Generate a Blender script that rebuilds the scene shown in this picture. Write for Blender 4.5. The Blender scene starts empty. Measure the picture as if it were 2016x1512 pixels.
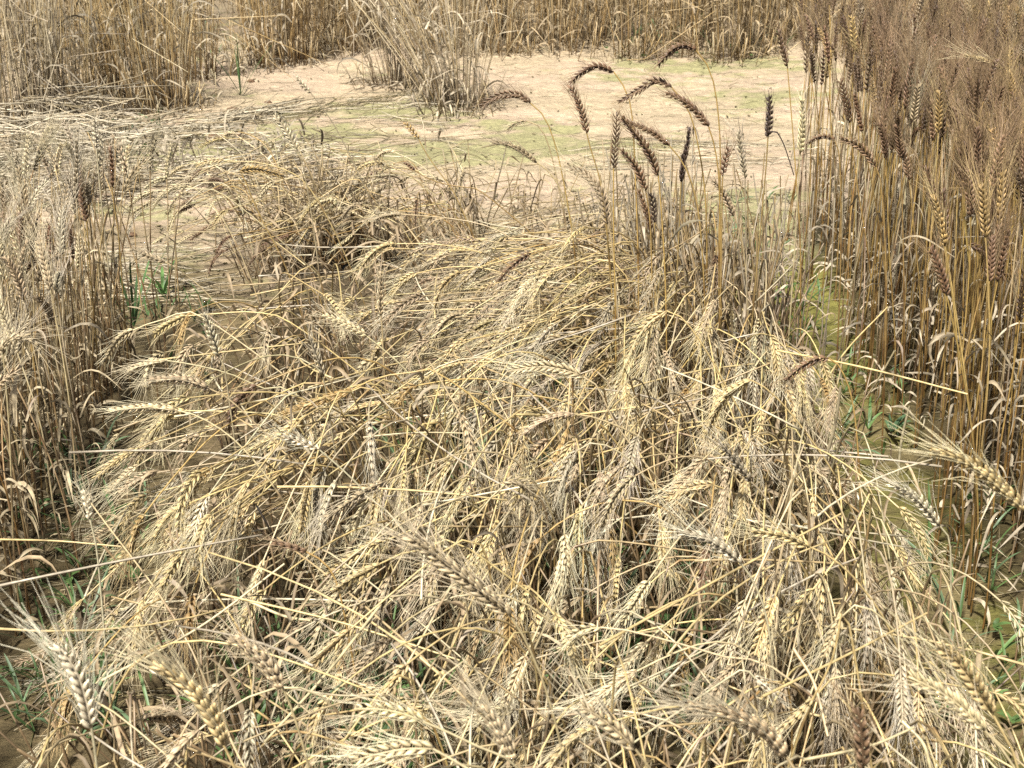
import bpy, math, random
import numpy as np
from mathutils import Vector
R = math.radians
S = bpy.context.scene
rng = np.random.default_rng(7)
random.seed(7)

# ------------------------------------------------------------------ camera, sky, sun, exposure
CAM_H, PITCH, F_PX = 1.5, R(24.2), 2900.0          # F_PX: focal length in photo pixels (photo 2016 x 1512)
cam_d = bpy.data.cameras.new('camera'); cam = bpy.data.objects.new('camera', cam_d)
S.collection.objects.link(cam); S.camera = cam
cam.location = (0, 0, CAM_H); cam.rotation_euler = (R(90) - PITCH, 0, 0)
cam_d.sensor_width = 36.0; cam_d.lens = 36.0 * F_PX / 2016; cam_d.clip_start = 0.02; cam_d.clip_end = 2000
cam_d.dof.use_dof = True; cam_d.dof.focus_distance = 3.0; cam_d.dof.aperture_fstop = 16.0

SUN_EL, SUN_AZ = R(58), R(205)                      # azimuth clockwise from north (+Y)
w = bpy.data.worlds.new('World'); S.world = w; w.use_nodes = True
nt = w.node_tree
sky = nt.nodes.new('ShaderNodeTexSky'); sky.sky_type = 'NISHITA'; sky.sun_disc = False
sky.sun_elevation = SUN_EL; sky.sun_rotation = SUN_AZ
sky.air_density = 1.0; sky.dust_density = 4.0; sky.ozone_density = 1.0
bg = nt.nodes['Background']; bg.inputs['Strength'].default_value = 0.05
nt.links.new(sky.outputs['Color'], bg.inputs['Color'])
sun_d = bpy.data.lights.new('sun', 'SUN'); sun = bpy.data.objects.new('sun', sun_d); S.collection.objects.link(sun)
sun_d.energy = 5.0; sun_d.angle = R(4); sun_d.color = (1.0, 0.965, 0.91)
sd = Vector((math.sin(SUN_AZ) * math.cos(SUN_EL), math.cos(SUN_AZ) * math.cos(SUN_EL), math.sin(SUN_EL)))
sun.rotation_euler = sd.to_track_quat('Z', 'Y').to_euler(); sun.location = (0, 0, 8)
S.view_settings.view_transform = 'Standard'; S.view_settings.look = 'None'
S.view_settings.exposure = 1.22; S.view_settings.gamma = 1.0
S.cycles.use_denoising = False
S.cycles.max_bounces = 6; S.cycles.diffuse_bounces = 2; S.cycles.transmission_bounces = 3
S.cycles.sample_clamp_indirect = 4.0

cp, sp = math.cos(PITCH), math.sin(PITCH)
def ray(u, v):
    a, b = (u - 1008) / F_PX, -(v - 756) / F_PX
    return np.array([a, cp + b * sp, -sp + b * cp])
def at_y(u, v, y):
    d = ray(u, v); return np.array([0, 0, CAM_H]) + d * (y / d[1])
def at_z(u, v, z):
    d = ray(u, v); return np.array([0, 0, CAM_H]) + d * ((z - CAM_H) / d[2])
def to_px(p):
    p = np.asarray(p, float); q = p - np.array([0, 0, CAM_H])
    dep = q[..., 1] * cp - q[..., 2] * sp
    up = q[..., 1] * sp + q[..., 2] * cp
    return np.stack([1008 + F_PX * q[..., 0] / dep, 756 - F_PX * up / dep, dep], -1)

# ------------------------------------------------------------------ small numeric helpers
def nrm(a):
    return a / np.maximum(np.linalg.norm(a, axis=-1, keepdims=True), 1e-9)
def lerp(a, b, t): return a + (b - a) * t
def vnoise(x, y, seed):
    r = np.random.default_rng(seed).random((64, 64))
    xi, yi = np.floor(x).astype(int), np.floor(y).astype(int); fx, fy = x - xi, y - yi
    fx, fy = fx * fx * (3 - 2 * fx), fy * fy * (3 - 2 * fy)
    g = lambda i, j: r[i % 64, j % 64]
    return lerp(lerp(g(xi, yi), g(xi + 1, yi), fx), lerp(g(xi, yi + 1), g(xi + 1, yi + 1), fx), fy)
def fbm(x, y, seed, octv=4):
    t, a, s = 0, 0.5, 0
    for k in range(octv):
        t = t + a * vnoise(x * 2 ** k, y * 2 ** k, seed + k); s += a; a *= 0.5
    return t / s
def spline(pts, n):
    """Catmull-Rom through the points, resampled to n points of even arc length."""
    P = np.asarray(pts, float)
    if len(P) == 2:
        return P[0] + (P[1] - P[0]) * np.linspace(0, 1, n)[:, None]
    E = np.vstack([2 * P[0] - P[1], P, 2 * P[-1] - P[-2]])
    t = np.linspace(0, 1, 14, endpoint=False)[:, None]; out = []
    for i in range(len(P) - 1):
        a, b, c, d = E[i], E[i + 1], E[i + 2], E[i + 3]
        out.append(0.5 * (2 * b + (c - a) * t + (2 * a - 5 * b + 4 * c - d) * t ** 2 + (3 * b - a - 3 * c + d) * t ** 3))
    Q = np.vstack(out + [P[-1:]])
    L = np.concatenate([[0], np.cumsum(np.linalg.norm(np.diff(Q, axis=0), axis=1))])
    s = np.linspace(0, L[-1], n)
    return np.stack([np.interp(s, L, Q[:, k]) for k in range(3)], 1)

# ------------------------------------------------------------------ mesh accumulator
class MB:
    def __init__(self): self.v, self.c, self.q, self.t, self.n = [], [], [], [], 0
    def add(self, v, c, q=None, t=None):
        v = np.asarray(v, np.float32).reshape(-1, 3)
        c = np.broadcast_to(np.asarray(c, np.float32), v.shape) if np.ndim(c) == 1 else np.asarray(c, np.float32).reshape(-1, 3)
        self.v.append(v); self.c.append(c)
        if q is not None and len(q): self.q.append(np.asarray(q).reshape(-1, 4) + self.n)
        if t is not None and len(t): self.t.append(np.asarray(t).reshape(-1, 3) + self.n)
        self.n += len(v)
    def build(self, name, mat, parent=None, origin=(0, 0, 0)):
        v = np.vstack(self.v) - np.asarray(origin, np.float32); c = np.vstack(self.c)
        q = np.vstack(self.q) if self.q else np.zeros((0, 4), int); t = np.vstack(self.t) if self.t else np.zeros((0, 3), int)
        m = bpy.data.meshes.new(name)
        m.vertices.add(len(v)); m.vertices.foreach_set('co', v.astype(np.float32).ravel())
        m.loops.add(q.size + t.size); m.loops.foreach_set('vertex_index', np.concatenate([q.ravel(), t.ravel()]).astype(np.int32))
        m.polygons.add(len(q) + len(t))
        ls = np.concatenate([np.arange(len(q)) * 4, q.size + np.arange(len(t)) * 3]).astype(np.int32)
        m.polygons.foreach_set('loop_start', ls)
        m.polygons.foreach_set('use_smooth', np.ones(len(ls), bool))
        m.update(calc_edges=True)
        a = m.attributes.new('tint', 'FLOAT_COLOR', 'POINT')
        a.data.foreach_set('color', np.concatenate([np.clip(c, 0, 1), np.ones((len(c), 1))], 1).astype(np.float32).ravel())
        m.materials.append(mat)
        o = bpy.data.objects.new(name, m); S.collection.objects.link(o)
        if parent is not None: o.parent = parent
        return o

def tubes(mb, P, rad, col, sides=5, cap=True):
    """P (N,K,3) centre lines, rad (N,K), col (N,K,3)."""
    P = np.asarray(P, float)
    if P.ndim == 2: P = P[None]
    N, K = P.shape[:2]
    rad = np.broadcast_to(rad, (N, K)); col = np.broadcast_to(col, (N, K, 3))
    T = nrm(np.gradient(P, axis=1))
    ref = np.cross(T[:, 0], T[:, -1]); bad = np.linalg.norm(ref, axis=1) < 0.15
    rr = np.cross(T[:, K // 2], rng.normal(size=(N, 3))); ref = np.where(bad[:, None], nrm(rr), nrm(ref))
    U = nrm(np.cross(T, ref[:, None])); V = np.cross(T, U)
    a = np.arange(sides) * 2 * math.pi / sides
    ring = P[:, :, None] + rad[:, :, None, None] * (np.cos(a)[:, None] * U[:, :, None] + np.sin(a)[:, None] * V[:, :, None])
    c = np.repeat(col[:, :, None], sides, 2)
    k, s, n = np.meshgrid(np.arange(K - 1), np.arange(sides), np.arange(N), indexing='ij')
    b = n * K * sides; s2 = (s + 1) % sides
    q = np.stack([b + k * sides + s, b + k * sides + s2, b + (k + 1) * sides + s2, b + (k + 1) * sides + s], -1)
    if cap and sides == 4:
        n = np.arange(N)[:, None] * K * sides
        q = np.vstack([q.reshape(-1, 4), n + np.array([3, 2, 1, 0]), n + (K - 1) * sides + np.arange(4)])
    mb.add(ring, c, q.reshape(-1, 4))

def ribbons(mb, P, wid, side, col, fold=0.25):
    """thin leaf blades: P (N,K,3), wid (N,K), side (N,K,3) across direction"""
    N, K = P.shape[:2]; col = np.broadcast_to(col, (N, K, 3))
    T = nrm(np.gradient(P, axis=1)); side = nrm(side - (side * T).sum(-1, keepdims=True) * T); nn = np.cross(T, side)
    w_ = wid[:, :, None]
    ring = np.stack([P - side * w_, P + nn * w_ * fold, P + side * w_], 2)
    c = np.repeat(col[:, :, None], 3, 2)
    k, s, n = np.meshgrid(np.arange(K - 1), np.arange(2), np.arange(N), indexing='ij'); b = n * K * 3
    q = np.stack([b + k * 3 + s, b + k * 3 + s + 1, b + (k + 1) * 3 + s + 1, b + (k + 1) * 3 + s], -1)
    mb.add(ring, c, q.reshape(-1, 4))

def dry_leaves(mb, base, out, length, width, col, curl=1.0, droop=1.2, K=9):
    """curling dry leaf blades: base (N,3), out (N,3) horizontal unit direction; each rises, folds over and hangs, often twisted"""
    N = len(base); s = np.linspace(0, 1, K)
    e0 = rng.uniform(0.5, 1.35, N); e1 = e0 - droop * rng.uniform(0.9, 2.3, N)
    bend = rng.uniform(0.15, 0.6, N)
    el = e0[:, None] + (e1 - e0)[:, None] / (1 + np.exp(-(s[None] - bend[:, None]) * 9))
    az = rng.normal(0, 0.5 * curl, N)[:, None] * s[None] * 2
    up = np.array([0, 0, 1.0]); sd_ = np.cross(out, up)
    d = np.cos(el)[:, :, None] * (np.cos(az)[:, :, None] * out[:, None] + np.sin(az)[:, :, None] * sd_[:, None]) + np.sin(el)[:, :, None] * up
    P = base[:, None] + np.concatenate([np.zeros((N, 1, 3)), np.cumsum(d[:, :-1], 1)], 1) * (np.asarray(length)[:, None, None] / (K - 1))
    P[..., 2] = np.maximum(P[..., 2], 0.004)
    tw = rng.normal(0, 1.4 * curl, N)[:, None] * s[None] + rng.uniform(-0.6, 0.6, N)[:, None]
    b = np.cross(d, sd_[:, None]); side = np.cos(tw)[:, :, None] * sd_[:, None] + np.sin(tw)[:, :, None] * nrm(b)
    wid = np.asarray(width)[:, None] * (np.sin(np.clip(0.25 + s * 0.78, 0, 1) * math.pi) ** 0.7)[None] * 0.5 + 0.0002
    ribbons(mb, P, wid, side, col, fold=rng.uniform(0.2, 0.7))

# ------------------------------------------------------------------ materials
def new_mat(name):
    m = bpy.data.materials.new(name); m.use_nodes = True; return m, m.node_tree, m.node_tree.nodes['Principled BSDF']
def straw_mat(name, rough, spec, trans, scale, lo, hi):
    m, t, b = new_mat(name); N, L = t.nodes, t.links
    at = N.new('ShaderNodeAttribute'); at.attribute_name = 'tint'
    tc = N.new('ShaderNodeTexCoord'); no = N.new('ShaderNodeTexNoise'); no.inputs['Scale'].default_value = scale; no.inputs['Detail'].default_value = 4
    L.new(tc.outputs['Object'], no.inputs['Vector'])
    mr = N.new('ShaderNodeMapRange'); mr.inputs['From Min'].default_value = 0.3; mr.inputs['From Max'].default_value = 0.7
    mr.inputs['To Min'].default_value = lo; mr.inputs['To Max'].default_value = hi
    L.new(no.outputs['Fac'], mr.inputs['Value'])
    vm = N.new('ShaderNodeVectorMath'); vm.operation = 'SCALE'
    L.new(at.outputs['Color'], vm.inputs[0]); L.new(mr.outputs['Result'], vm.inputs['Scale'])
    L.new(vm.outputs['Vector'], b.inputs['Base Color'])
    b.inputs['Roughness'].default_value = rough; b.inputs['Specular IOR Level'].default_value = spec
    if trans:
        tr = N.new('ShaderNodeBsdfTranslucent'); mx = N.new('ShaderNodeMixShader'); mx.inputs['Fac'].default_value = trans
        L.new(vm.outputs['Vector'], tr.inputs['Color']); L.new(b.outputs['BSDF'], mx.inputs[1]); L.new(tr.outputs['BSDF'], mx.inputs[2])
        L.new(mx.outputs['Shader'], N['Material Output'].inputs['Surface'])
    return m
M_STEM = straw_mat('straw_stem', 0.42, 0.45, 0, 90, 0.458, 0.751)
M_EAR = straw_mat('ear_husk', 0.5, 0.4, 0, 160, 0.488, 0.781)
M_AWN = straw_mat('awn', 0.45, 0.4, 0.15, 20, 0.62, 0.80)
M_LEAF = straw_mat('dry_leaf', 0.6, 0.3, 0.25, 70, 0.414, 0.732)
M_GREEN = straw_mat('green_blade', 0.45, 0.35, 0.35, 40, 0.7, 1.2)
M_CLOD = straw_mat('clod_soil', 0.95, 0.1, 0, 150, 0.5, 1.3)

TONE = {  # stem colour, ear colour, awn colour
    'gold': ((.61, .465, .205), (.64, .49, .23), (.80, .68, .41)),
    'pale': ((.62, .51, .29), (.68, .56, .32), (.82, .72, .48)),
    'grey': ((.49, .405, .25), (.51, .43, .28), (.70, .61, .45)),
    'ginger': ((.50, .35, .13), (.44, .29, .11), (.62, .46, .22)),
    'tan': ((.50, .39, .21), (.48, .37, .22), (.70, .59, .39)),
    'brown': ((.42, .28, .10), (.24, .145, .08), (.40, .28, .16)),
    'dark': ((.46, .31, .10), (.185, .108, .058), (.38, .26, .14)),
    'black': ((.40, .28, .11), (.078, .050, .036), (.28, .20, .13)),
    'white': ((.58, .51, .32), (.73, .63, .43), (.84, .77, .56)),
}
def jit(c, a=0.1):
    c = np.array(c) * (1 + rng.normal(0, a)); return np.clip(c * (1 + rng.normal(0, a * 0.14, 3)), 0.01, 0.95)

# ------------------------------------------------------------------ ear of wheat
def spindle(sides, rings):
    a = np.arange(sides) * 2 * math.pi / sides; v, q, t = [], [], []
    for z, r in rings: v += [[r * math.cos(x), r * math.sin(x), z] for x in a]
    nr = len(rings)
    for k in range(nr - 1):
        for s in range(sides): q.append([k * sides + s, k * sides + (s + 1) % sides, (k + 1) * sides + (s + 1) % sides, (k + 1) * sides + s])
    v.append([0, 0, 1.0]); tip = nr * sides
    for s in range(sides): t.append([(nr - 1) * sides + s, (nr - 1) * sides + (s + 1) % sides, tip])
    z = np.array([p[2] for p in v]); return np.array(v), np.array(q, int).reshape(-1, 4), np.array(t), z
SP_HI = spindle(6, [(0.0, .45), (.22, .95), (.5, 1.0), (.78, .6)])
SP_LO = spindle(4, [(0.0, .55), (.42, 1.0)])

def ear_geo(mb, mba, path, tone_e, tone_a, nsp=19, lod=1, awn=0.055, width=1.0, awn_n=2, awn_r=0.00040, spread=0.16):
    path = np.asarray(path, float); L = np.linalg.norm(np.diff(path, axis=0), axis=1).sum(); K = len(path)
    T = nrm(np.gradient(path, axis=0)); ch = nrm(path[-1] - path[0])
    s0 = nrm(np.cross(ch, rng.normal(size=3)))
    u = (np.arange(nsp) + 0.3) / nsp * 0.95; idx = u * (K - 1); i0 = np.minimum(idx.astype(int), K - 2); f = (idx - i0)[:, None]
    P = path[i0] * (1 - f) + path[i0 + 1] * f; t = nrm(T[i0] * (1 - f) + T[i0 + 1] * f)
    Sd = nrm(s0 - (t @ s0)[:, None] * t); Nn = np.cross(t, Sd); sg = np.where(np.arange(nsp) % 2 == 0, 1.0, -1.0)[:, None]
    env = (0.62 + 0.38 * np.sin(np.clip(u * 1.15 + 0.12, 0, 1) * math.pi)) * width
    tv, tq, tt, tz = SP_HI if lod else SP_LO
    lanes = ((-0.55, 0.85), (0.55, 0.85), (0.0, 1.08)) if lod else ((-0.5, .95), (0.5, .95))
    fl = 0.0128 * (L / 0.1) ** 0.5; fr = (0.0023 if lod else 0.0026)
    tips, dirs = [], []
    for ln, ol in lanes:
        n = nsp
        d = nrm(t * 1.0 + Sd * sg * (0.40 + 0.12 * ol + rng.normal(0, .05, (n, 1))) + Nn * (ln * 0.42 + rng.normal(0, .05, (n, 1))))
        b = P + Sd * sg * (0.0022 * ol) * env[:, None] + Nn * (ln * 0.003) * env[:, None] - t * 0.001
        ln_ = (fl * (0.75 + 0.25 * env / width) * (1 + rng.normal(0, .10, n)) * np.where(rng.random(n) < .05, .35, 1.0))[:, None]
        x = nrm(np.cross(d, Nn)); y = np.cross(d, x); r = (fr * env)[:, None]
        V = b[:, None] + tv[None, :, 0, None] * (x * r)[:, None] + tv[None, :, 1, None] * (y * r)[:, None] + tv[None, :, 2, None] * (d * ln_)[:, None]
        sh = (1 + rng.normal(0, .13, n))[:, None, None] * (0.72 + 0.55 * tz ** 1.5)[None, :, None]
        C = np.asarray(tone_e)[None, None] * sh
        nb = len(tv); off = (np.arange(n) * nb)[:, None, None]
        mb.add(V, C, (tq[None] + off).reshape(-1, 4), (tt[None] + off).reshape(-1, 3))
        tips.append(b + d * ln_ * 0.96); dirs.append(d)
    tubes(mb, path[None, ::2] if lod else path[None, ::4], 0.0012, np.asarray(tone_e) * .8, 4)
    if awn > 0:
        A = np.concatenate(tips[:awn_n]); D = np.concatenate(dirs[:awn_n]); tt_ = np.concatenate([t] * min(awn_n, len(tips)))
        uu = np.concatenate([u] * min(awn_n, len(tips)))
        n = len(A); D = nrm(D * 0.55 + tt_ * 0.6 + rng.normal(0, spread, (n, 3)))
        al = awn * (1 + rng.normal(0, .16, n)) * (0.72 + 0.45 * np.sin(uu * math.pi)); al = np.maximum(al, .008)[:, None]
        bend = rng.normal(0, .10, (n, 3)) + (D - tt_) * 0.22
        p1 = A + D * al * .5 ; p2 = A + nrm(D + bend) * al
        ca = np.asarray(tone_a)[None, None] * (1 + rng.normal(0, .1, n))[:, None, None] * np.array([.9, 1.0, 1.05])[None, :, None]
        tubes(mba, np.stack([A, p1, p2], 1), np.array([awn_r * 1.1, awn_r * .9, awn_r * .45])[None], ca, 3)

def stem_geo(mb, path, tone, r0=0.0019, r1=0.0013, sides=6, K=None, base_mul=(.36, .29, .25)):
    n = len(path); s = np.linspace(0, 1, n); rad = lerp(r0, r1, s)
    g = np.clip(s * 1.5, 0, 1)[:, None]; col = np.asarray(tone) * lerp(np.array(base_mul), 1.0, g)  # stem feet weathered brown, darkened further with canopy shade painted into the colour
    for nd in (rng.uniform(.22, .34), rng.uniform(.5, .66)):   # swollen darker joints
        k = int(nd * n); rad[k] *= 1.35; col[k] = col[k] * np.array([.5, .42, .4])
    tubes(mb, path[None], rad[None], col[None], sides)

# ------------------------------------------------------------------ object helpers
def empty(name, loc, label, cat, group=None):
    o = bpy.data.objects.new(name, None); S.collection.objects.link(o); o.location = loc; o.empty_display_size = .05
    o['label'] = label; o['category'] = cat
    if group: o['group'] = group
    return o
def tag(o, label, cat=None, group=None, kind=None):
    o['label'] = label
    if cat: o['category'] = cat
    if group: o['group'] = group
    if kind: o['kind'] = kind
    return o

STALKS = []     # (pixel of the ear, root object, tone, pose) filled for labels
def stalk(stem, ear, tone, label, group, awn=.055, lod=1, width=1.0, leaves=1, nsp=19, spread=.16, short=None, r0=.0019, awn_n=2, cat='wheat stalk', ear_mul=1.0, awn_r=.00040):
    """one wheat stalk: stem path (root to ear), ear path (base to tip)"""
    root = stem[0].copy()
    o = empty('wheat_stalk', root, label, cat, group)
    ts, te, ta = TONE[tone]
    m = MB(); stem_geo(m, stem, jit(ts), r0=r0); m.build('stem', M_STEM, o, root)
    m, a = MB(), MB(); ear_geo(m, a, ear, jit(te) * ear_mul, jit(ta), nsp=nsp, lod=lod, awn=awn, width=width, spread=spread, awn_n=awn_n, awn_r=awn_r)
    e = m.build('ear', M_EAR, o, root)
    if a.n: a.build('awns', M_AWN, e, root)
    for k in range(leaves):
        i = int(rng.uniform(.25, .75) * len(stem)); az = rng.uniform(0, 6.28)
        m = MB(); dry_leaves(m, stem[i][None], np.array([[math.cos(az), math.sin(az), 0]]), [rng.uniform(.07, .17)], [rng.uniform(.004, .008)], jit((.50, .41, .27), .15))
        m.build('leaf', M_LEAF, o, root)
    p = to_px(ear[len(ear) // 2]); pt = to_px(ear[[0, -1]])
    d = pt[1, :2] - pt[0, :2]
    STALKS.append(dict(px=p, o=o, tone=tone, d=d, short=short))
    return o
# ------------------------------------------------------------------ ground: one sheet out to the horizon
def edges(a, b, step, far):
    core = np.arange(a, b + 1e-6, step); g = []; s, x = step * 2, 0
    while x < far: x += s; g.append(x); s *= 1.5
    g = np.array(g); return np.concatenate([a - g[::-1], core, b + g])
gx, gy = edges(-3.2, 3.2, .022, 400), edges(0.9, 9.2, .022, 700)
X, Y = np.meshgrid(gx, gy)
def ground_z(x, y):
    near = np.clip((x * x + y * y) / 400, 0, 1)
    z = (fbm(x * 1.1 + 9, y * 1.1, 3) - .5) * .05 + (fbm(x * 5 + 3, y * 11, 5) - .5) * .030 + (fbm(x * 21, y * 34, 8, 3) - .5) * .016
    return z * (1 - near) - .01
Z = ground_z(X, Y)
def sstep(a, b, x):
    t = np.clip((x - a) / (b - a), 0, 1); return t * t * (3 - 2 * t)
def blob(px, rx, ry, ang=0):
    c = at_z(px[0], px[1], 0); dx, dy = X - c[0], Y - c[1]; ca, sa = math.cos(ang), math.sin(ang)
    return np.exp(-(((dx * ca + dy * sa) / rx) ** 2 + ((-dx * sa + dy * ca) / ry) ** 2))
alg = np.zeros_like(X)
for px, rx, ry, g in (((560, 245), .35, .22, .9), ((720, 300), .5, .16, 1), ((870, 300), .3, .2, 1), ((1480, 182), .32, .22, 1.2), ((1190, 150), .12, .12, 1),
                      ((1420, 128), .5, .25, 1.1), ((1290, 280), .3, .22, .8), ((1060, 260), .3, .25, .9), ((1100, 290), .25, .15, .9), ((640, 265), .3, .12, .9),
                      ((250, 410), .3, .2, .8), ((330, 530), .25, .25, .9), ((1450, 410), .3, .35, 1), ((1520, 480), .25, .3, 1.2), ((420, 290), .35, .15, .9),
                      ((480, 200), .2, .2, .5), ((760, 200), .3, .3, .6), ((300, 310), .5, .18, .9), ((430, 70), .35, .6, .7), ((820, 215), .3, .2, .8), ((1560, 300), .3, .2, .6)):
    alg += blob(px, rx, ry) * g
nz = fbm(X * 3 + 5, Y * 5 + 2, 21); nf = fbm(X * 13, Y * 22, 31)
alg = sstep(.34, .74, alg * .62 + (nf - .5) * 1.5 + (nz - .5) * .9 + .05)
alley = sstep(4.75, 3.9, Y + (nz - .5) * 1.2)                       # the damp mossy alleys between the plots
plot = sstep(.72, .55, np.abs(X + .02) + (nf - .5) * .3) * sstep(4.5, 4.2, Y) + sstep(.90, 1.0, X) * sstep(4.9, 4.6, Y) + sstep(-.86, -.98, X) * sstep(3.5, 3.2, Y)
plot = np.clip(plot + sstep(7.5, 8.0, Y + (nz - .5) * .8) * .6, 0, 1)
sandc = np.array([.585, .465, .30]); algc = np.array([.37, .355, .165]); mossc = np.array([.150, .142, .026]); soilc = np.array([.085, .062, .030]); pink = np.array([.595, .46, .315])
wr = fbm(X * 6 + 7, Y * 26, 41)[..., None]
col = lerp(sandc, pink, sstep(.4, .65, fbm(X * 1.6, Y * 3, 51))[..., None]) * (.70 + .60 * wr)
col = lerp(col, algc * (.75 + .5 * nf[..., None]), (alg * .85)[..., None])
mossy = lerp(mossc, np.array([.19, .15, .06]), sstep(.45, .6, nf)[..., None])
mossy = lerp(mossy, np.array([.19, .14, .068]) * (.6 + .8 * nf[..., None]), sstep(.0, -.5, X)[..., None] * .85)
mossy = lerp(mossy, np.array([.25, .235, .045]), (sstep(3.0, 3.9, Y) * sstep(.2, .5, X) * sstep(.3, .55, nf + .1))[..., None])
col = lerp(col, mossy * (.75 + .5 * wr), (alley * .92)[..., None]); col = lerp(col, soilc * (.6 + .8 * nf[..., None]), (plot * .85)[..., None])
v = np.stack([X, Y, Z], -1).reshape(-1, 3); ny, nx = X.shape
i = np.arange(ny - 1)[:, None] * nx + np.arange(nx - 1)[None]
gm, t, b = new_mat('silty_soil'); N, L = t.nodes, t.links
a_ = N.new('ShaderNodeAttribute'); a_.attribute_name = 'tint'; tc = N.new('ShaderNodeTexCoord')
mp = N.new('ShaderNodeMapping'); mp.inputs['Scale'].default_value = (1, 2.2, 1); L.new(tc.outputs['Object'], mp.inputs['Vector'])
n1 = N.new('ShaderNodeTexNoise'); n1.inputs['Scale'].default_value = 34; n1.inputs['Detail'].default_value = 8; n1.inputs['Roughness'].default_value = .7
L.new(mp.outputs['Vector'], n1.inputs['Vector'])
n2 = N.new('ShaderNodeTexNoise'); n2.inputs['Scale'].default_value = 320; n2.inputs['Detail'].default_value = 3; L.new(tc.outputs['Object'], n2.inputs['Vector'])
m1 = N.new('ShaderNodeMapRange'); m1.inputs['From Min'].default_value = .3; m1.inputs['From Max'].default_value = .68; m1.inputs['To Min'].default_value = .40; m1.inputs['To Max'].default_value = .80
L.new(n1.outputs['Fac'], m1.inputs['Value'])
m2 = N.new('ShaderNodeMapRange'); m2.inputs['From Min'].default_value = .3; m2.inputs['From Max'].default_value = .7; m2.inputs['To Min'].default_value = .8; m2.inputs['To Max'].default_value = 1.15
L.new(n2.outputs['Fac'], m2.inputs['Value'])
mm = N.new('ShaderNodeMath'); mm.operation = 'MULTIPLY'; L.new(m1.outputs[0], mm.inputs[0]); L.new(m2.outputs[0], mm.inputs[1])
vs = N.new('ShaderNodeVectorMath'); vs.operation = 'SCALE'; L.new(a_.outputs['Color'], vs.inputs[0]); L.new(mm.outputs[0], vs.inputs['Scale'])
L.new(vs.outputs['Vector'], b.inputs['Base Color']); b.inputs['Roughness'].default_value = .9; b.inputs['Specular IOR Level'].default_value = .15
bp = N.new('ShaderNodeBump'); bp.inputs['Strength'].default_value = .8; bp.inputs['Distance'].default_value = .022; L.new(n1.outputs['Fac'], bp.inputs['Height']); L.new(bp.outputs['Normal'], b.inputs['Normal'])
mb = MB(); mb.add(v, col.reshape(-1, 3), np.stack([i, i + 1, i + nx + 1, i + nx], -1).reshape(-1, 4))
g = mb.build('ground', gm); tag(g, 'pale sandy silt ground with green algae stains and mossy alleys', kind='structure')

# ------------------------------------------------------------------ the ears and stalks that can be told apart
EARS_GRP = 'wheat stalks of the lodged and standing plots'
def hero(label, short, tone, z, stem_px, ear_px, dy=0.0, **k):
    """stem_px runs from the ear's base back to the root; the stalk stands in its own upright plane at the depth where the ear's base is z high"""
    Yb = at_z(*ear_px[0], z)[1]
    ne = len(ear_px); ns = len(stem_px)
    ear = [at_y(u, v_, Yb - k.get('toward', 0) * i_ / ne) for i_, (u, v_) in enumerate(ear_px)]
    st = [ear[0]] + [at_y(u, v_, Yb + dy * (i_ + 1) / ns) for i_, (u, v_) in enumerate(stem_px)]
    p, q = st[-1], st[-2]
    d = p - q
    gz = lambda a: float(ground_z(np.array(a[0]), np.array(a[1]))) - .01
    if p[2] > .03:
        d = d / max(np.linalg.norm(d), 1e-6); steep = max(-d[2], .55); foot = p + np.array([d[0], d[1], 0]) * (p[2] / steep) * .6
        foot[2] = gz(foot); st += [lerp(p, foot, .5) + np.array([0, 0, .02]), foot]
    else:
        p[2] = gz(p)
    k.pop('toward', None)
    stem = spline(st[::-1], 26); e = spline(ear, 15); e[:, 1] += rng.normal(0, .001)
    ln = np.linalg.norm(np.diff(e, axis=0), axis=1).sum()
    k.setdefault('nsp', int(np.clip(ln / .0052, 9, 26)))
    return stalk(stem, e, tone, label, EARS_GRP, short=short, **k)

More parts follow.
